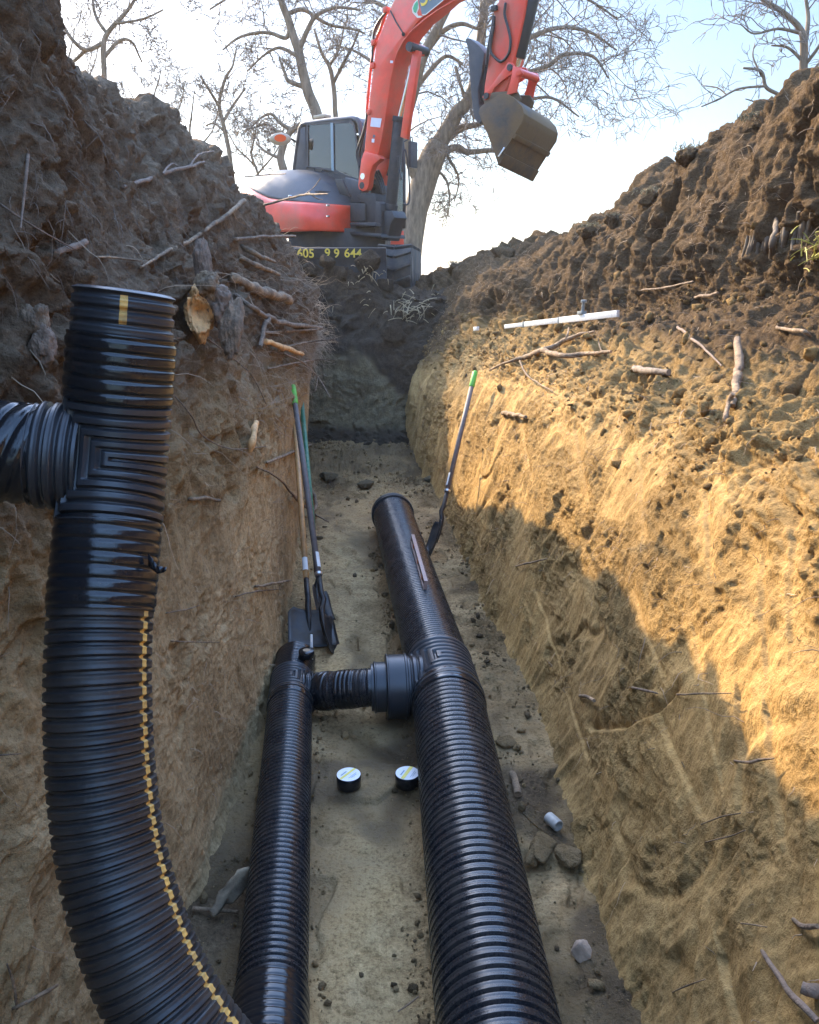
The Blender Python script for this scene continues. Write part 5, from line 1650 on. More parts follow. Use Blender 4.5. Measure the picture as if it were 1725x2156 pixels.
G = "bare trees standing beyond the trench"
nt = []
nt.append(tree("largest bare tree, its thick forked trunk rising just right of the cab", 24.0, [
    [(852, 600, 56), (866, 500, 50), (876, 440, 48), (892, 380, 52), (912, 330, 50), (928, 300, 42)],
    [(926, 302, 34), (958, 242, 28), (985, 212, 24), (1003, 150, 20), (1013, 69, 18), (1020, 0, 16), (1028, -70, 12)],
    [(888, 392, 28), (864, 335, 24), (850, 270, 24), (868, 190, 22), (893, 112, 19), (930, 40, 16), (962, -40, 12)],
    [(920, 312, 22), (948, 285, 18), (975, 268, 14), (1005, 262, 10), (1040, 250, 7)],
    [(912, 335, 18), (958, 310, 13), (985, 320, 11), (1038, 316, 9), (1075, 322, 5)],
    [(1005, 165, 14), (1050, 165, 12), (1100, 155, 10), (1152, 139, 9), (1191, 114, 8), (1250, 118, 6), (1282, 165, 3)],
    [(1010, 110, 13), (1060, 100, 12), (1113, 80, 10), (1175, 58, 8), (1240, 66, 6), (1300, 105, 3)],
    [(1000, 190, 11), (1050, 215, 9), (1102, 211, 7), (1163, 206, 5), (1222, 245, 3)],
    [(893, 112, 13), (930, 67, 10), (969, 50, 8), (1008, 61, 5), (1040, 50, 3)],
    [(870, 190, 10), (905, 150, 9), (940, 118, 7), (975, 135, 5)],
    [(1018, 10, 12), (1090, -30, 10), (1170, -30, 8), (1240, 0, 5), (1300, 40, 3)],
    [(855, 255, 12), (820, 190, 10), (790, 140, 8), (750, 110, 5), (700, 95, 3)],
    [(893, 112, 12), (850, 50, 10), (800, 10, 8), (740, -10, 5)],
    [(930, 300, 8), (945, 330, 7), (965, 375, 4), (955, 425, 2)],
    [(905, 345, 7), (935, 375, 5), (945, 420, 3), (940, 465, 2)],
    [(960, 140, 7), (975, 190, 6), (1000, 250, 5)]],
    7, levels=4, dens=.95, lift=-.02, wig=.30, group=G))
nt.append(tree("bare tree with dark leaning trunk rising right behind the cab roof", 21.0, [
    [(690, 330, 24), (668, 243, 22), (646, 185, 20), (630, 106, 17), (611, 55, 15), (590, 0, 13), (570, -60, 9)],
    [(612, 58, 10), (604, 79, 8), (570, 70, 7), (539, 69, 6), (500, 80, 5), (470, 105, 3)],
    [(630, 110, 11), (650, 60, 9), (670, 30, 8), (710, 15, 6), (760, 20, 4)],
    [(646, 185, 10), (610, 170, 8), (600, 150, 6), (590, 120, 4)],
    [(600, 30, 9), (640, 20, 8), (690, 50, 6), (740, 60, 5), (770, 70, 3)],
    [(590, 0, 8), (540, -20, 7), (490, -10, 5), (440, 20, 3)],
    [(632, 120, 8), (590, 100, 6), (550, 120, 4), (520, 150, 3)]],
    11, levels=4, dens=.8, lift=.03, wig=.28, group=G))
nt.append(tree("slim bare tree with crooked stem between leaning tree and red boom", 22.0, [
    [(712, 330, 11), (706, 243, 10), (701, 176, 9), (694, 139, 8), (678, 111, 6), (660, 60, 4)],
    [(701, 176, 7), (725, 130, 6), (745, 95, 4), (760, 60, 3)],
    [(694, 139, 6), (715, 100, 5), (722, 50, 3)]],
    15, levels=3, dens=1.2, wig=.28, group=G))
nt.append(tree("bare tree whose forked stem shows over the left heap near top left corner", 19.0, [
    [(222, 330, 13), (219, 163, 10), (217, 100, 10), (225, 70, 9), (267, 25, 7), (290, -10, 5)],
    [(217, 90, 9), (180, 105, 8), (150, 80, 7), (120, 30, 5)],
    [(219, 120, 8), (250, 85, 6), (280, 90, 5), (300, 130, 3)],
    [(225, 72, 7), (200, 30, 6), (190, -20, 4)],
    [(180, 105, 7), (150, 130, 6), (120, 120, 4)],
    [(240, 50, 5), (300, 40, 4), (345, 20, 3)]],
    19, levels=4, dens=.8, wig=.27, lift=.03, group=G))
nt.append(tree("small bare tree with slender wavy stem right above the left heap slope", 23.0, [
    [(490, 390, 10), (483, 325, 9), (467, 250, 8), (462, 217, 7), (475, 167, 6), (492, 137, 4), (500, 100, 3)],
    [(465, 230, 6), (440, 190, 5), (420, 160, 3)],
    [(470, 255, 6), (500, 210, 5), (520, 185, 3)],
    [(475, 280, 5), (450, 260, 4), (430, 265, 3)]],
    23, levels=4, dens=.85, wig=.28, lift=.05, group=G))
nt.append(tree("pale bent old bare tree standing low beside the cab rear", 20.0, [
    [(598, 360, 17), (590, 330, 15), (598, 300, 13), (612, 275, 12), (640, 258, 9)],
    [(596, 310, 9), (585, 280, 7), (560, 262, 5), (530, 270, 3)],
    [(612, 275, 9), (590, 258, 7), (570, 240, 6), (545, 250, 4), (520, 275, 3)],
    [(592, 335, 7), (560, 320, 5), (540, 300, 3)]],
    29, levels=4, dens=.8, wig=.32, lift=.0, group=G))
nt.append(tree("bare tree rising over the crest in the top right corner", 18.0, [
    [(1702, 300, 18), (1692, 190, 16), (1694, 102, 15), (1686, 61, 12), (1649, 24, 9), (1608, 0, 7), (1570, -30, 4)],
    [(1694, 105, 10), (1702, 50, 8), (1698, 0, 6), (1690, -60, 4)],
    [(1690, 70, 7), (1640, 60, 5), (1590, 70, 4), (1560, 50, 2)],
    [(1693, 130, 7), (1660, 100, 5), (1625, 95, 3)],
    [(1694, 140, 7), (1730, 90, 6), (1760, 30, 4)],
    [(1692, 180, 6), (1720, 140, 5), (1745, 110, 3)]],
    31, levels=3, dens=1.3, wig=.26, lift=.06, group=G))
nt.append(tree("low crooked bare branch growth reaching left over the right skyline", 15.0, [
    [(1652, 260, 8), (1649, 222, 8), (1641, 200, 7), (1613, 183, 7), (1602, 150, 6), (1564, 143, 4)],
    [(1613, 181, 5), (1555, 187, 4), (1515, 208, 4), (1478, 224, 2.5)],
    [(1603, 160, 4), (1585, 120, 3), (1590, 90, 2)],
    [(1640, 205, 4), (1600, 215, 3), (1570, 208, 2)],
    [(1530, 200, 3), (1510, 185, 2.5), (1480, 180, 2)]],
    37, levels=2, dens=1.1, wig=.28, lift=.02, rmin=.006, group=G))
for i, (px, py, top, sd, lab) in enumerate(((330, 330, 150, 41, "thin bare sapling above the left heap, left of the wavy stem"), (405, 360, 190, 43, "twiggy bare sapling above middle of the left heap slope"), (540, 400, 240, 47, "dense low bare sapling between heap slope and orange mirror"), (150, 250, 60, 53, "bare sapling behind the leftmost end of the heap crest"))):
    w = 7
    nt.append(tree(lab, 27.0 + i, [
        [(px, py + 120, w), (px + 5, (py + top) / 2 + 60, w * .8), (px - 8, (py + top) / 2, w * .6), (px + 6, top, w * .3)],
        [(px, (py + top) / 2 + 50, w * .6), (px + 40, (py + top) / 2, w * .4), (px + 60, top + 20, w * .25)],
        [(px, (py + top) / 2 + 30, w * .6), (px - 40, (py + top) / 2 - 10, w * .4), (px - 65, top + 30, w * .25)]],
        sd, levels=4, dens=.75, wig=.28, lift=.04, group=G))
TWIGS = nt

# ================================================================== ROOTS, STICKS, STRAW
PIXL, PIXR, PIXF, PIXE = pixgrid(PL), pixgrid(PR), pixgrid(PF), pixgrid(PE)
def off_at(px, py, p, lift):
    """on the viewing direction, brought forward of the soil by lift"""
    q = at(px, py, 1.0) - Vector((0, 0, CAM_Z)); q.normalize()
    D = (p - Vector((0, 0, CAM_Z))).dot(q)
    return Vector((0, 0, CAM_Z)) + q * (D - lift)
rr = np.random.default_rng(77)
def root_mesh(name, label, cat, pts, mat, G, lifts, wpx, group=None, kids=(), bumps=.18, n=9, torn=None, sink=True):
    """pts: photo positions; wpx: width in photo pixels; lifts: distance in front of the soil"""
    def build(pts, lifts, wpx):
        P, Rw = [], []
        base = [hit(a, b, G) for a, b in pts]
        for (a, b), p, l, w in zip(pts, base, lifts, wpx):
            q = off_at(a, b, p, l); P.append(q); Rw.append(w * .5 / FPX * (q.y * math.cos(PITCH) - (q.z - CAM_Z) * math.sin(PITCH)))
        if sink:
            P = [P[0] + (P[0] - P[1]).normalized() * .02 + (P[0] - Vector((0, 0, CAM_Z))).normalized() * .10] + P; Rw = [Rw[0]] + Rw
        sm = catmull(P, 7); rs = np.interp(np.linspace(0, 1, len(sm)), np.linspace(0, 1, len(Rw)), Rw)
        sd = int(abs(pts[0][0] * 7 + pts[0][1])) % 997
        sm = sm + np.stack([vnoise(sm * 11, sd + k) for k in range(3)], -1) * np.minimum(.012, rs[:, None] * .55)
        rs = rs * (1 + .75 * bumps * vnoise(sm * 26, sd + 9))
        return sm, rs
    m = MB()
    sm, rs = build(pts, lifts, wpx)
    m.tube([tuple(v) for v in sm], list(rs), n, True, 0)
    for kp, kl, kw in kids:
        s2, r2 = build(kp, kl, kw)
        m.tube([tuple(v) for v in s2], list(r2), 7, True, 0)
    o = m.build(name, [mat], None, smooth=True)
    o.data.set_sharp_from_angle(angle=R(60))
    tag(o, label, cat, group)
    return o

GR = "roots and sticks poking out of the left bank"
def lr(label, pts, wpx, lifts=None, mat=None, kids=(), name="root", cat="root", G=None, group=GR, **k):
    n = len(pts)
    lifts = lifts or list(np.linspace(.0, .10, n))
    w = [x * .85 for x in wpx] if isinstance(wpx, (list, tuple)) else list(np.linspace(wpx, wpx * .5, n))
    return root_mesh(name, label, cat, pts, mat or M_ROOT, G or PIXL, lifts, w, group, kids, **k)
lr("long bare stick slanting up across the dark left heap", [(302, 560), (350, 530), (405, 503), (465, 462), (495, 440), (514, 422)], [6, 9, 10, 11, 11, 12], [.02, .06, .08, .10, .12, .13], M_PALEWOOD, kids=[([(488, 445), (496, 458), (502, 466)], [.11, .12, .13], [4, 3, 2])], name="stick", cat="stick")
lr("short level stick just left of the long slanting stick's lower end", [(208, 541), (250, 543), (298, 549)], [6, 6, 4], [.03, .07, .05], M_PALEWOOD, name="stick", cat="stick")
lr("knobbly dirty root running up across upper left heap below the crest", [(262, 392), (310, 378), (350, 362), (400, 350), (430, 340)], [9, 11, 10, 8, 5], None, M_ROOTDARK, kids=[([(400, 350), (420, 325), (450, 318)], [.08, .1, .12], [5, 4, 3]), ([(345, 365), (360, 345), (375, 350)], [.05, .06, .06], [5, 4, 3])])
lr("thin dark strand drooping over the heap from the left photo edge", [(2, 430), (60, 470), (120, 505), (160, 525)], [5, 5, 4, 3], None, M_ROOTDARK)
lr("cut root with round orange end in the middle of the left heap", [(120, 530), (150, 520), (178, 505)], [16, 18, 17], [.0, .03, .07], M_ROOTDARK)
lr("upright brown strand hanging at far left of the heap", [(58, 330), (52, 390), (48, 440), (44, 480)], [9, 8, 6, 3], None, M_ROOTDARK)
lr("pale broken root stub with torn end sticking out below the sloping sticks", [(490, 585), (530, 605), (575, 620), (612, 632)], [22, 26, 27, 20], [.0, .06, .12, .18], M_PALEWOOD, bumps=.3)
lr("splintered root pointing down right, upper of the pair beside the heap edge", [(515, 520), (545, 537), (580, 552)], [13, 13, 6], [.0, .08, .14], M_PALEWOOD)
lr("splintered root pointing down right, lower of the pair beside the heap edge", [(512, 545), (548, 562), (588, 577)], [13, 14, 8], [.0, .08, .15], M_PALEWOOD)
lr("straight level root crossing the heap edge towards the excavator", [(500, 503), (560, 498), (622, 497)], [8, 7, 5], [.0, .10, .22])
lr("thin level twig in front of the excavator's dark hood", [(520, 372), (570, 367), (602, 366)], [3, 3, 2], [.0, .15, .3])
lr("feathery root tip in front of the excavator's red counterweight", [(560, 430), (600, 420), (640, 410), (690, 408)], [6, 5, 5, 3], [.0, .10, .22, .35], kids=[([(640, 410), (660, 395), (675, 375)], [.2, .25, .3], [3, 2, 1.5]), ([(655, 409), (668, 418), (680, 420)], [.22, .26, .3], [3, 2, 1.5])])
lr("longest forked root reaching out towards the trench below the torn stump", [(500, 625), (535, 650), (565, 668), (610, 682), (676, 690)], [10, 12, 13, 13, 8], [.0, .06, .14, .24, .36], kids=[([(565, 668), (555, 690), (548, 730)], [.12, .1, .06], [12, 11, 9]), ([(535, 650), (528, 632), (522, 620)], [.06, .07, .08], [6, 4, 3])])
lr("shorter root just under the longest forked root", [(560, 700), (610, 697), (672, 693)], [7, 7, 4], [.04, .14, .3])
lr("fresh split yellow root pointing at the trench end", [(562, 720), (600, 732), (636, 746)], [13, 14, 9], [.0, .1, .18], M_WOOD)
lr("wiry root with forked tip above the green shovel grip", [(590, 735), (640, 722), (706, 713)], [5, 5, 3], [.05, .2, .35], kids=[([(660, 720), (680, 726), (692, 735)], [.26, .3, .33], [3, 2, 1.5])])
lr("wiry root arching to the left of the tool handles", [(570, 775), (620, 765), (662, 758), (705, 757)], [4, 5, 4, 2], [.04, .14, .24, .36])
lr("thin root drooping across the end wall past the handles", [(600, 745), (640, 765), (670, 795), (697, 838)], [4, 4, 4, 2], [.08, .2, .28, .34], kids=[([(670, 795), (665, 820), (655, 828)], [.28, .29, .29], [2.5, 2, 1])])
lr("smooth stick jutting over the shovel handles", [(566, 972), (610, 955), (662, 934)], [6, 7, 5], [.02, .14, .28], M_PALEWOOD, name="stick", cat="stick")
lr("long wavy root hanging in front of the shovel handles", [(545, 985), (590, 1010), (625, 1052), (660, 1080), (692, 1099)], [4, 5, 6, 5, 3], [.02, .1, .18, .24, .28], kids=[([(618, 1045), (640, 1048), (648, 1052)], [.17, .2, .22], [4, 3, 2])])
lr("short stick lying level in the clay face right of the riser tee", [(403, 1050), (430, 1050), (462, 1053)], [9, 10, 8], [.02, .05, .05], M_PALEWOOD, name="stick", cat="stick")
lr("torn strip of orange bark hanging on the clay face", [(540, 895), (532, 925), (526, 950)], [14, 20, 10], [.02, .04, .03], M_WOOD, bumps=.4)
lr("drooping hair root from the stump down the clay face", [(420, 700), (480, 745), (530, 790), (560, 850)], [3, 4, 3, 2], [.02, .08, .1, .08])
lr("thin root curving down behind the riser's upper joint", [(365, 830), (400, 870), (430, 920), (490, 945), (560, 940)], [3, 4, 4, 3, 2], [.02, .05, .06, .06, .04])
lr("pale whisker of root low on the left clay face", [(500, 1255), (540, 1245), (590, 1240)], [3, 4, 2], [.01, .05, .08])
lr("broken pale root low on the left clay face", [(540, 1235), (580, 1228), (612, 1222)], [6, 7, 4], [.01, .04, .07], M_PALEWOOD)
lr("level rootlet on the clay face left of the square blades", [(365, 1350), (410, 1352), (462, 1352)], [3, 3, 2], [.01, .04, .06])
lr("rootlet slanting over the clay face below the loose tape end", [(355, 1290), (390, 1283), (420, 1275)], [3, 4, 2], [.01, .04, .07])
lr("forked stick in the bottom left corner of the clay wall", [(28, 2122), (60, 2108), (95, 2090), (123, 2074)], [9, 10, 10, 8], [.0, .03, .05, .06], M_PALEWOOD, kids=[([(35, 2120), (28, 2070), (15, 2030)], [.0, .02, .02], [6, 6, 4])], name="stick", cat="stick")
lr("single pale rootlet at the left photo edge above the stick", [(2, 1590), (25, 1588), (45, 1587)], [4, 4, 3], [.02, .05, .06])
# thick gnarled root with the torn orange hollow
p0 = hit(428, 655, PIXL)
stump = tag(empty("torn_root_stump", off_at(428, 655, p0, .02)), "torn root stump showing hollow orange wood between riser top and heap edge", "stump")
def blob(name, px, py, lift, s, mat, seed, rot=(0, 0, 0), hollow=0.0, jag=.5):
    bm = bmesh.new(); bmesh.ops.create_icosphere(bm, subdivisions=5, radius=1)
    co = np.array([v.co[:] for v in bm.verts])
    st = np.array([2.2, 2.2, .8])
    d = 1 + fbm(co * st * 1.6 + seed, 5, .65, seed=seed, mode=1) * jag * .40 + fbm(co * 1.1 + seed, 2, seed=seed + 3) * jag + .10 * fbm(co * np.array([14, 14, 3]) + seed, 4, .7, seed=seed + 7)
    v_ = np.array((Vector((0, 0, CAM_Z)) - p0).normalized())
    q = co * d[:, None] * np.array(s)
    Rm = np.array(Matrix.Rotation(rot[2], 3, 'Z') @ Matrix.Rotation(rot[1], 3, 'Y') @ Matrix.Rotation(rot[0], 3, 'X'))
    q = q @ Rm.T
    if hollow:
        c = q @ v_; r_ = np.linalg.norm(q - c[:, None] * v_, axis=1)
        m_ = c > 0
        q = q - v_ * (np.where(m_, hollow * np.clip(1 - r_ / (min(s[1], s[2]) * 1.05), 0, 1), 0))[:, None] * 2
    for v, k in zip(bm.verts, q): v.co = Vector(k)
    me = bpy.data.meshes.new(name); bm.to_mesh(me); bm.free()
    o = link_mesh(name, me, mat)
    o.location = off_at(px, py, p0, lift)
    put(o, stump)
blob("torn_wood", 420, 655, .06, (.06, .085, .115), M_WOOD, 3, (.35, 0, 0), hollow=.075, jag=.45)
blob("bark_knob", 436, 600, .03, (.05, .055, .075), M_PALEWOOD, 8, jag=.6)
blob("gnarled_bark", 490, 690, .04, (.05, .055, .14), M_ROOT, 12, (-.25, 0, 0), jag=.6)
blob("gnarled_bark", 466, 645, .02, (.05, .06, .07), M_ROOTDARK, 15, (.5, 0, 0), jag=.6)
blob("root_neck", 428, 560, .0, (.04, .04, .11), M_ROOTDARK, 19, jag=.6)
p0 = hit(72, 700, PIXL)
stump2 = stump
stump = tag(empty("root_knot", off_at(72, 700, p0, .02)), "pale lumpy root knot in the bank at far left behind the riser top", "root")
blob("knot_wood", 75, 670, -.02, (.03, .025, .04), M_ROOT, 31, jag=.6)
blob("knot_bark", 90, 730, -.01, (.03, .03, .05), M_ROOTDARK, 33, jag=.6)

# right bank
GRR = "sticks and roots on the right bank"
def rt(*a, **k):
    k.setdefault("G", PIXR); k.setdefault("group", GRR); return lr(*a, **k)
rt("largest forked branch lying on the sunlit bench below the white rod", [(1032, 778), (1070, 762), (1105, 752), (1140, 738), (1175, 722), (1210, 708), (1252, 699)], [5, 7, 13, 14, 13, 11, 6], [.03, .05, .06, .07, .07, .07, .06], M_PALEWOOD,
   kids=[([(1140, 738), (1180, 748), (1230, 746), (1287, 741)], [.07, .06, .06, .06], [11, 11, 10, 7]), ([(1192, 712), (1196, 700), (1198, 690)], [.07, .09, .1], [5, 4, 3]), ([(1268, 743), (1262, 725), (1260, 712)], [.06, .08, .1], [3, 3, 2]), ([(1095, 760), (1110, 790), (1140, 810), (1165, 825)], [.05, .04, .03, .03], [4, 4, 3, 2])], name="branch", cat="branch", sink=False)
rt("upright broken root with split end standing out of the sunlit slope", [(1545, 850), (1552, 800), (1556, 760), (1556, 712)], [14, 22, 22, 18], [.02, .06, .09, .12], M_PALEWOOD, kids=[([(1528, 880), (1535, 850), (1545, 830)], [.02, .03, .04], [10, 12, 12])], bumps=.3)
rt("short thick log half buried on the slope left of the upright root", [(1338, 775), (1370, 779), (1407, 785)], [17, 19, 16], [.02, .04, .04], M_BARK, name="log", cat="log")
rt("small broken stick at the lip beside the spade grip", [(1062, 870), (1085, 873), (1108, 877)], [10, 11, 8], [.01, .03, .04], M_PALEWOOD, name="stick", cat="stick")
rt("pale bent root at the right photo edge above the slope", [(1640, 690), (1665, 694), (1695, 697), (1710, 708)], [8, 10, 10, 6], None, M_PALEWOOD)
rt("dark slanting twig below the right end of the rod", [(1430, 690), (1460, 715), (1490, 740), (1520, 770)], [7, 7, 6, 4], None, M_ROOTDARK, name="twig", cat="twig")
rt("thin twig lying high on the upper bank above the rod", [(1355, 610), (1400, 605), (1460, 592)], [4, 5, 4], None, M_ROOT, name="twig", cat="twig")
rt("little stick beside the clod at the right end of the rod", [(1465, 625), (1490, 622), (1512, 617)], [7, 8, 6], None, M_ROOT, name="stick", cat="stick")
rt("thick dark root slanting out of the bottom right of the wall", [(1608, 2006), (1635, 2050), (1660, 2085), (1695, 2120), (1722, 2150)], [11, 14, 16, 17, 16], [.0, .05, .06, .06, .05], M_ROOTDARK)
rt("sawn root end showing red wood at the bottom right edge", [(1725, 2085), (1706, 2080), (1692, 2074)], [34, 32, 28], [.0, .03, .05], M_ROOTDARK, bumps=.25)
rt("reddish exposed root low at the right edge of the wall", [(1672, 1938), (1690, 1952), (1720, 1950)], [10, 14, 12], [.01, .03, .03], M_ROOT)
rt("thin bent root at the edge of the shadow on the right wall", [(1550, 1602), (1580, 1605), (1600, 1600), (1630, 1597)], [5, 8, 8, 4], [.0, .04, .05, .06], M_ROOT)
rt("level thin root above the shadow edge on the right wall", [(1430, 1462), (1480, 1460), (1540, 1460)], [4, 5, 3], [.0, .04, .06], M_PALEWOOD)
rt("short root by the curved gouge in the shaded right wall", [(1332, 1448), (1360, 1453), (1385, 1460)], [6, 7, 4], [.0, .04, .05], M_ROOT)
rt("stubby cut root in the shaded wall left of the curved gouge", [(1225, 1466), (1240, 1468), (1252, 1474)], [8, 9, 9], [.0, .02, .04], M_PALEWOOD)
rt("slim root sticking out where the sunlit wall meets shade near the spade", [(1090, 1192), (1120, 1184), (1152, 1176)], [4, 5, 3], [.0, .05, .08], M_PALEWOOD)
rt("thin forked root lying on the shaded wall, upper of two", [(1480, 1735), (1520, 1720), (1560, 1712)], [3, 4, 3], [.01, .03, .04], M_PALEWOOD)
rt("thin forked root lying on the shaded wall, lower of two", [(1490, 1772), (1540, 1760), (1570, 1748)], [3, 4, 3], [.01, .03, .04], M_PALEWOOD)
rt("pale twig slanting down in the bottom right of the wall", [(1420, 2088), (1450, 2075), (1485, 2062)], [3, 4, 3], [.01, .03, .04], M_PALEWOOD, name="twig", cat="twig")
rt("fine white root thread high on the near shaded wall", [(1565, 1945), (1590, 1948), (1615, 1952)], [4, 4, 3], [.01, .02, .03], M_PALEWOOD)
# bark slabs in the upper bank
def slab(label, quad, mat, lift=.03, rows=18, cols=26, seed=1, ridge=.03):
    c = []
    for a_, b_ in quad:
        hs = [hit(a_ + dx, b_ + dy, PIXR, 14) for dx in (-14, 0, 14) for dy in (-14, 0, 14)]
        mh = sum(hs, Vector()) / 9
        q_ = (at(a_, b_, 1.0) - Vector((0, 0, CAM_Z))).normalized()
        c.append(Vector((0, 0, CAM_Z)) + q_ * ((mh - Vector((0, 0, CAM_Z))).dot(q_) - lift))
    u = np.linspace(0, 1, cols)[:, None] * np.ones(rows); v = np.ones((cols, 1)) * np.linspace(0, 1, rows)
    C = [np.array(p) for p in c]
    rag = .12 * vnoise(np.stack([u * 11, v * 3, u * 0 + seed * 1.7], -1), seed)
    vv = v + rag * np.where(np.minimum(v, 1 - v) < .3, 1, 0)
    U4, V4 = u[..., None], vv[..., None]
    P = C[0] * (1 - U4) * (1 - V4) + C[1] * U4 * (1 - V4) + C[2] * U4 * V4 + C[3] * (1 - U4) * V4
    nrm = (c[1] - c[0]).cross(c[3] - c[0]).normalized()
    if nrm.dot(Vector((0, 0, CAM_Z)) - c[0]) < 0: nrm = -nrm
    rdg = fbm(np.stack([u * cols / 7 + v * 1.5, v * 1.3, u * 0 + seed], -1), 4, .6, seed=seed, mode=1)
    e = np.minimum(1, 7 * np.minimum(np.minimum(u, 1 - u), np.minimum(v, 1 - v)))
    P = P + np.array(nrm) * (rdg * ridge - .07 * (1 - e))[..., None]
    me = grid_mesh("bark_slab", P)
    o = link_mesh("bark_slab", me, mat)
    sm = o.modifiers.new("thick", 'SOLIDIFY'); sm.thickness = .015; sm.offset = -1
    return tag(o, label, "bark", GRR)
M_PALEBARK = simple_mat("pale_ridged_bark", (.21, .16, .108), .9, var=.6, vscale=22, dirt=(.09, .06, .035), dirt_amt=.7, bump=.9, stretch=(1, 1, .25))
bk = []
r5 = np.random.default_rng(55)
for k in range(17):
    x = 1562 + k * 8.2 + r5.uniform(-3, 3); y0 = 492 - k * 3.0 + r5.uniform(-14, 8); y1 = 572 - k * 3.2 + r5.uniform(-22, 10)
    sl_ = r5.uniform(8, 16)
    bk.append(([(x + sl_, y0), (x + sl_ * .6, (y0 + y1) / 2), (x, y1)], [-.04, r5.uniform(-.03, .008), -.05], [8, r5.uniform(7, 15), 6]))
rt("strip of pale ridged bark showing in the upper bank near the right edge", bk[0][0], bk[0][2], bk[0][1], M_PALEBARK, kids=bk[1:], name="bark_strip", cat="bark", sink=False, bumps=.35)

# on the trench floor
def fl(label, pts, w, mat=None, name="stick", cat="stick", **k):
    return root_mesh(name, label, cat, pts, mat or M_PALEWOOD, PIXF, k.pop("lifts", [.02] * len(pts)), w if isinstance(w, list) else [w] * len(pts), "wood scraps on the trench floor", sink=False, **k)
fl("short wooden stake stub lying against far side of thick pipe", [(1076, 1626), (1084, 1648), (1092, 1674)], [14, 16, 16], M_PALEWOOD, lifts=[.03, .02, .02])
fl("stick under the bark scrap beside the thin pipe", [(405, 1913), (440, 1916), (500, 1920)], [9, 9, 8], M_PALEWOOD)
fl("curved grey root lying on the floor behind the handles", [(652, 1022), (663, 1045), (664, 1068), (650, 1085)], [5, 7, 7, 5], M_ROOT, name="root", cat="root")
fl("slim twig on the floor between the pipes nearest the photo's bottom", [(838, 2130), (860, 2115), (882, 2098)], [3, 4, 3], M_ROOT, name="twig", cat="twig")
c = [at_z(440, 1922, .05), at_z(462, 1878, .10), at_z(500, 1832, .16), at_z(530, 1822, .15), at_z(524, 1858, .08), at_z(492, 1898, .05), at_z(470, 1902, .04), at_z(448, 1932, .035)]
cm = sum(c, Vector()) / len(c) + Vector((0, 0, .015))
bm = bmesh.new()
vs = [bm.verts.new(p) for p in c]; vc = bm.verts.new(cm)
for k in range(len(vs)): bm.faces.new((vs[k], vs[(k + 1) % len(vs)], vc))
bmesh.ops.subdivide_edges(bm, edges=bm.edges, cuts=4, use_grid_fill=True)
for v in bm.verts:
    q = np.array([v.co[:]])
    v.co += Vector((0, 0, 1)) * float(fbm(q * 22, 3, seed=601)[0] * .010) + Vector((vnoise(q * 40, 603)[0], vnoise(q * 40, 605)[0], 0)) * .006
me = bpy.data.meshes.new("bark_scrap"); bm.to_mesh(me); bm.free()
o = link_mesh("bark_scrap", me, simple_mat("weathered_bark_scrap", (.34, .25, .15), .85, var=.4, vscale=14, dirt=(.12, .09, .06), dirt_amt=.5, bump=.8)); sm = o.modifiers.new("thick", 'SOLIDIFY'); sm.thickness = .012
tag(o, "jagged grey bark scrap leaning on the wall side of the thin pipe", "bark", "wood scraps on the trench floor")

# ---- hair roots: uncountable fine threads
def hairs(name, label, G, P, w, N, lmin, lmax, rad, mat, bias, seed, droop=.12, wig=.45):
    rnd = np.random.default_rng(seed)
    d = P.reshape(-1, 3); w = w.ravel() / w.sum()
    st = d[rnd.choice(len(d), size=N, p=w)]
    k = 7
    v = rnd.normal(0, .6, (N, 3)) + np.array(bias); v /= np.linalg.norm(v, axis=1, keepdims=True)
    L_ = lmin + (lmax - lmin) * rnd.random(N) ** 3
    pts = [st - v * .015]
    q = st.copy()
    for i in range(k - 1):
        v = v + rnd.normal(0, wig, (N, 3)) * .55 + np.array([0, 0, -droop])
        v /= np.linalg.norm(v, axis=1, keepdims=True)
        q = q + v * (L_ / (k - 1))[:, None]
        pts.append(q.copy())
    poly = np.stack(pts, 1)
    r0 = rad * rnd.uniform(.5, 1.5, N)
    V, qd = batch_tubes(poly, r0, r0 * .4)
    return tag(link_mesh(name, quads_mesh(name, V, qd), mat), label, "rootlets", kind="stuff")
zz = PL[..., 2]; yy = PL[..., 1]; TT = np.linspace(0, 1, PL.shape[1])[None, :]
vis = (yy > 1.2) * (yy < 9.5) * (TT < .95) * np.clip(yy, 1, 9) ** 1.0
w_root = smooth01(zz, 1.2, 1.7) * (1 - smooth01(zz, 2.3, 2.7)) * (.3 + 1.6 * smooth01(yy, 4, 6.2)) * vis
M_HAIR = simple_mat("fine_roots", (.38, .27, .17), .85, var=.35, vscale=4)
M_HAIR2 = simple_mat("fine_dark_roots", (.17, .125, .09), .9, var=.4, vscale=4)
hairs("root_hairs", "tangle of fine pale rootlets hanging out of the left bank's root zone", None, PL, w_root, 1700, .04, .34, .0016, M_HAIR, (.75, -.25, .0), 701)
w_edge = smooth01(zz, 1.35, 1.8) * smooth01(yy, 6.4, 7.6) * (yy < 9.2) * (TT < .96)
hairs("edge_rootlets", "bristling rootlets along the far edge of the left heap", None, PL, w_edge * 1.0, 150, .05, .5, .0018, M_HAIR, (.8, -.2, -.05), 703, droop=.22, wig=.8)
w_heap = smooth01(zz, 1.9, 2.4) * vis
hairs("heap_fibres", "dark fibres matted over the left spoil heap", None, PL, w_heap, 1800, .05, .24, .0015, M_HAIR2, (.35, -.4, -.5), 705, droop=.35, wig=.6)
w_face = (1 - smooth01(zz, 1.0, 1.5)) * (zz > .15) * vis
hairs("face_rootlets", "scattered fine rootlets on the left clay face", None, PL, w_face, 500, .02, .14, .0012, M_HAIR, (.6, -.2, -.2), 707)
zz = PR[..., 2]; yy = PR[..., 1]; TT = np.linspace(0, 1, PR.shape[1])[None, :]
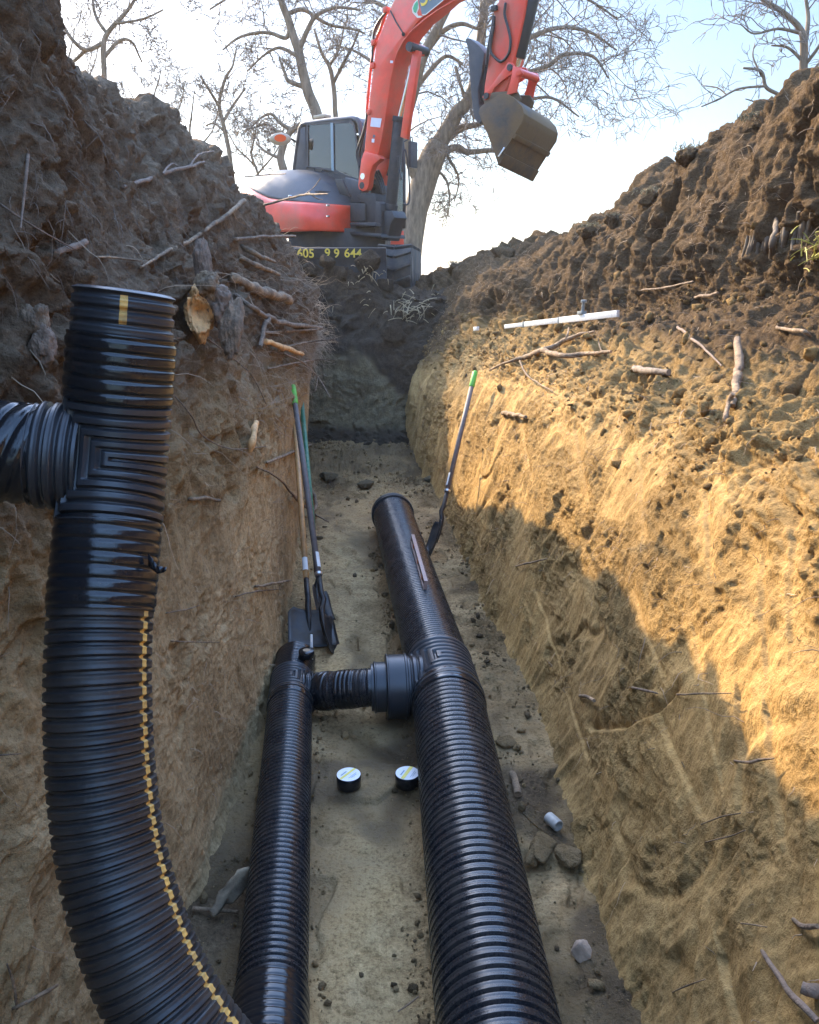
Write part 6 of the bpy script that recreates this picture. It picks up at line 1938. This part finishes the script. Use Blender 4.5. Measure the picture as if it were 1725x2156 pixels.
wr = (zz > .2) * (yy > 1.3) * (yy < 12) * (TT < .95) * np.clip(yy, 1, 10) * (.4 + smooth01(zz, 1.2, 1.8))
hairs("bank_rootlets", "scattered fine rootlets and fibres on the right bank", None, PR, wr, 2600, .03, .20, .0016, M_HAIR, (-.5, -.2, -.1), 709)

# ---- dry corn straw at the excavator's blade
def straw(label, px, py, Y, N, spread, seed, L0=.12):
    rnd = np.random.default_rng(seed)
    c = np.array(hit(px, py, PIXE, 14) or at(px, py, Y))
    st = c + rnd.normal(0, 1, (N, 3)) * np.array(spread)
    v = rnd.normal(0, 1, (N, 3)); v[:, 1] -= .4; v /= np.linalg.norm(v, axis=1, keepdims=True)
    L_ = L0 * rnd.uniform(.4, 1.5, N)
    poly = np.stack([st + v * (L_ * f)[:, None] + np.array([0, 0, -.05]) * f * f for f in np.linspace(0, 1, 5)], 1)
    poly[..., 1] -= .05
    V, qd = batch_tubes(poly, rnd.uniform(.004, .010, N), rnd.uniform(.002, .005, N))
    return tag(link_mesh("dry_straw", quads_mesh("dry_straw", V, qd), simple_mat("dry_straw", (.36, .28, .16), .8, var=.3, vscale=8)), label, "straw", kind="stuff")
straw("tuft of pale dry stalks on dark soil under the blade", 772, 580, 12, 26, (.10, .05, .06), 801)
straw("heap of pale dry stalks in the notch beside the right bank", 862, 642, 11.8, 60, (.13, .06, .09), 803, .16)
straw("few pale stalk scraps on the dark end slope", 790, 615, 12, 14, (.45, .08, .14), 805, .09)

# ---- tufts of turf on the right skyline and a weed at the right edge
M_GRASS = simple_mat("winter_grass", (.12, .10, .05), .8, var=.4, vscale=6)
M_WEED = simple_mat("yellow_green_weed", (.36, .31, .05), .6, var=.3, vscale=8)
def blades(name, label, cat, c, N, h, spread, mat, seed, r=.004, group=None):
    rnd = np.random.default_rng(seed)
    st = np.array(c) + rnd.normal(0, 1, (N, 3)) * np.array(spread)
    v = rnd.normal(0, .55, (N, 3)) + np.array([0, 0, 1]); v /= np.linalg.norm(v, axis=1, keepdims=True)
    L_ = h * rnd.uniform(.4, 1.3, N)
    poly = np.stack([st + v * (L_ * f)[:, None] - np.array([0, 0, .35]) * (L_ * f * f)[:, None] for f in np.linspace(0, 1, 5)], 1)
    V, qd = batch_tubes(poly, np.full(N, r), np.full(N, r * .3))
    return tag(link_mesh(name, quads_mesh(name, V, qd), mat), label, cat, group)
def turf(px, py, s, lab, seed):
    p = hit(px, py, PIXR, 12)
    o = rock("turf_clod", lab, "clod", p + Vector((0, .05, s * .05)), (s * 1.2, s, s), M_RIGHT, seed, "turf clods along the right skyline", sub=4, jag=.7)
    for e in o.data.attributes["topsoil"].data: e.value = .95
    g = blades("grass", None, None, (0, 0, s * .55), 110, .045, (s * .6, s * .5, s * .14), M_GRASS, seed + 1)
    g.parent = o
    g['kind'] = 'stuff'
for q in ((1065, 528, .16, "roundest turf clod standing alone on the lowest part of right skyline", 811), (1235, 492, .11, "turf clod on the right skyline above the rod's clamp", 815), (1290, 470, .09, "small turf clod on the right skyline between two larger ones", 817), (1365, 420, .11, "turf clod at the step halfway up the right skyline", 821),
          (1450, 330, .12, "broad grassy clod at the upper step of the right skyline", 825), (1580, 262, .09, "grassy clod on the right skyline below the low crooked branches", 829), (945, 562, .12, "small clod where the right skyline starts beside the tracks", 833)):
    turf(*q)
p = hit(1715, 520, PIXR, 12)
blades("weed", "yellow green weed sprouting from the upper bank at right photo edge", "weed", p + Vector((-.02, -.03, 0)), 28, .12, (.05, .02, .05), M_WEED, 841, .005)

for px, py, s_, lab, sd in ((690, 548, .17, "dark clod heaped against the middle of the numbered blade", 851), (720, 556, .14, "dark clod heaped just right of the blade's middle", 853), (786, 548, .20, "big dark lump at the right end of the numbered blade", 857), (815, 580, .15, "dark lump below the excavator's right track", 859), (655, 556, .12, "dark clod under the first blade digits beside the left heap", 861), (838, 690, .17, "grassy dark clod at the lip where end slope meets right bank", 863)):
    p = hit(px, py + 20, PIXE, 14)
    if p is not None:
        rock("soil_clod", lab, "clod", p + Vector((0, 0, s_ * .5)), (s_ * 1.2, s_ * .7, s_), M_END, sd, "dark clods on the end slope", sub=4, jag=.6)
        for e in COL.objects[-1].data.attributes["topsoil"].data: e.value = .95

# ---- thin volume added over the cut to lift the darks like lens flare
hz = NT("added_flare_volume")
hz.t.nodes.remove(hz.b)
pv = hz.n("ShaderNodeVolumePrincipled")
pv.inputs["Color"].default_value = (.95, .93, .90, 1)
pv.inputs["Density"].default_value = 0.0010
pv.inputs["Anisotropy"].default_value = 0.45
hz.l(pv.outputs[0], hz.t.nodes["Material Output"].inputs["Volume"])
tag(MB().box((0, 5, 7.0), (1000, 1000, 18.0)).build("added_haze", hz.mat, None), "thin haze added over the trench in place of lens flare", "added_haze", kind="stuff")
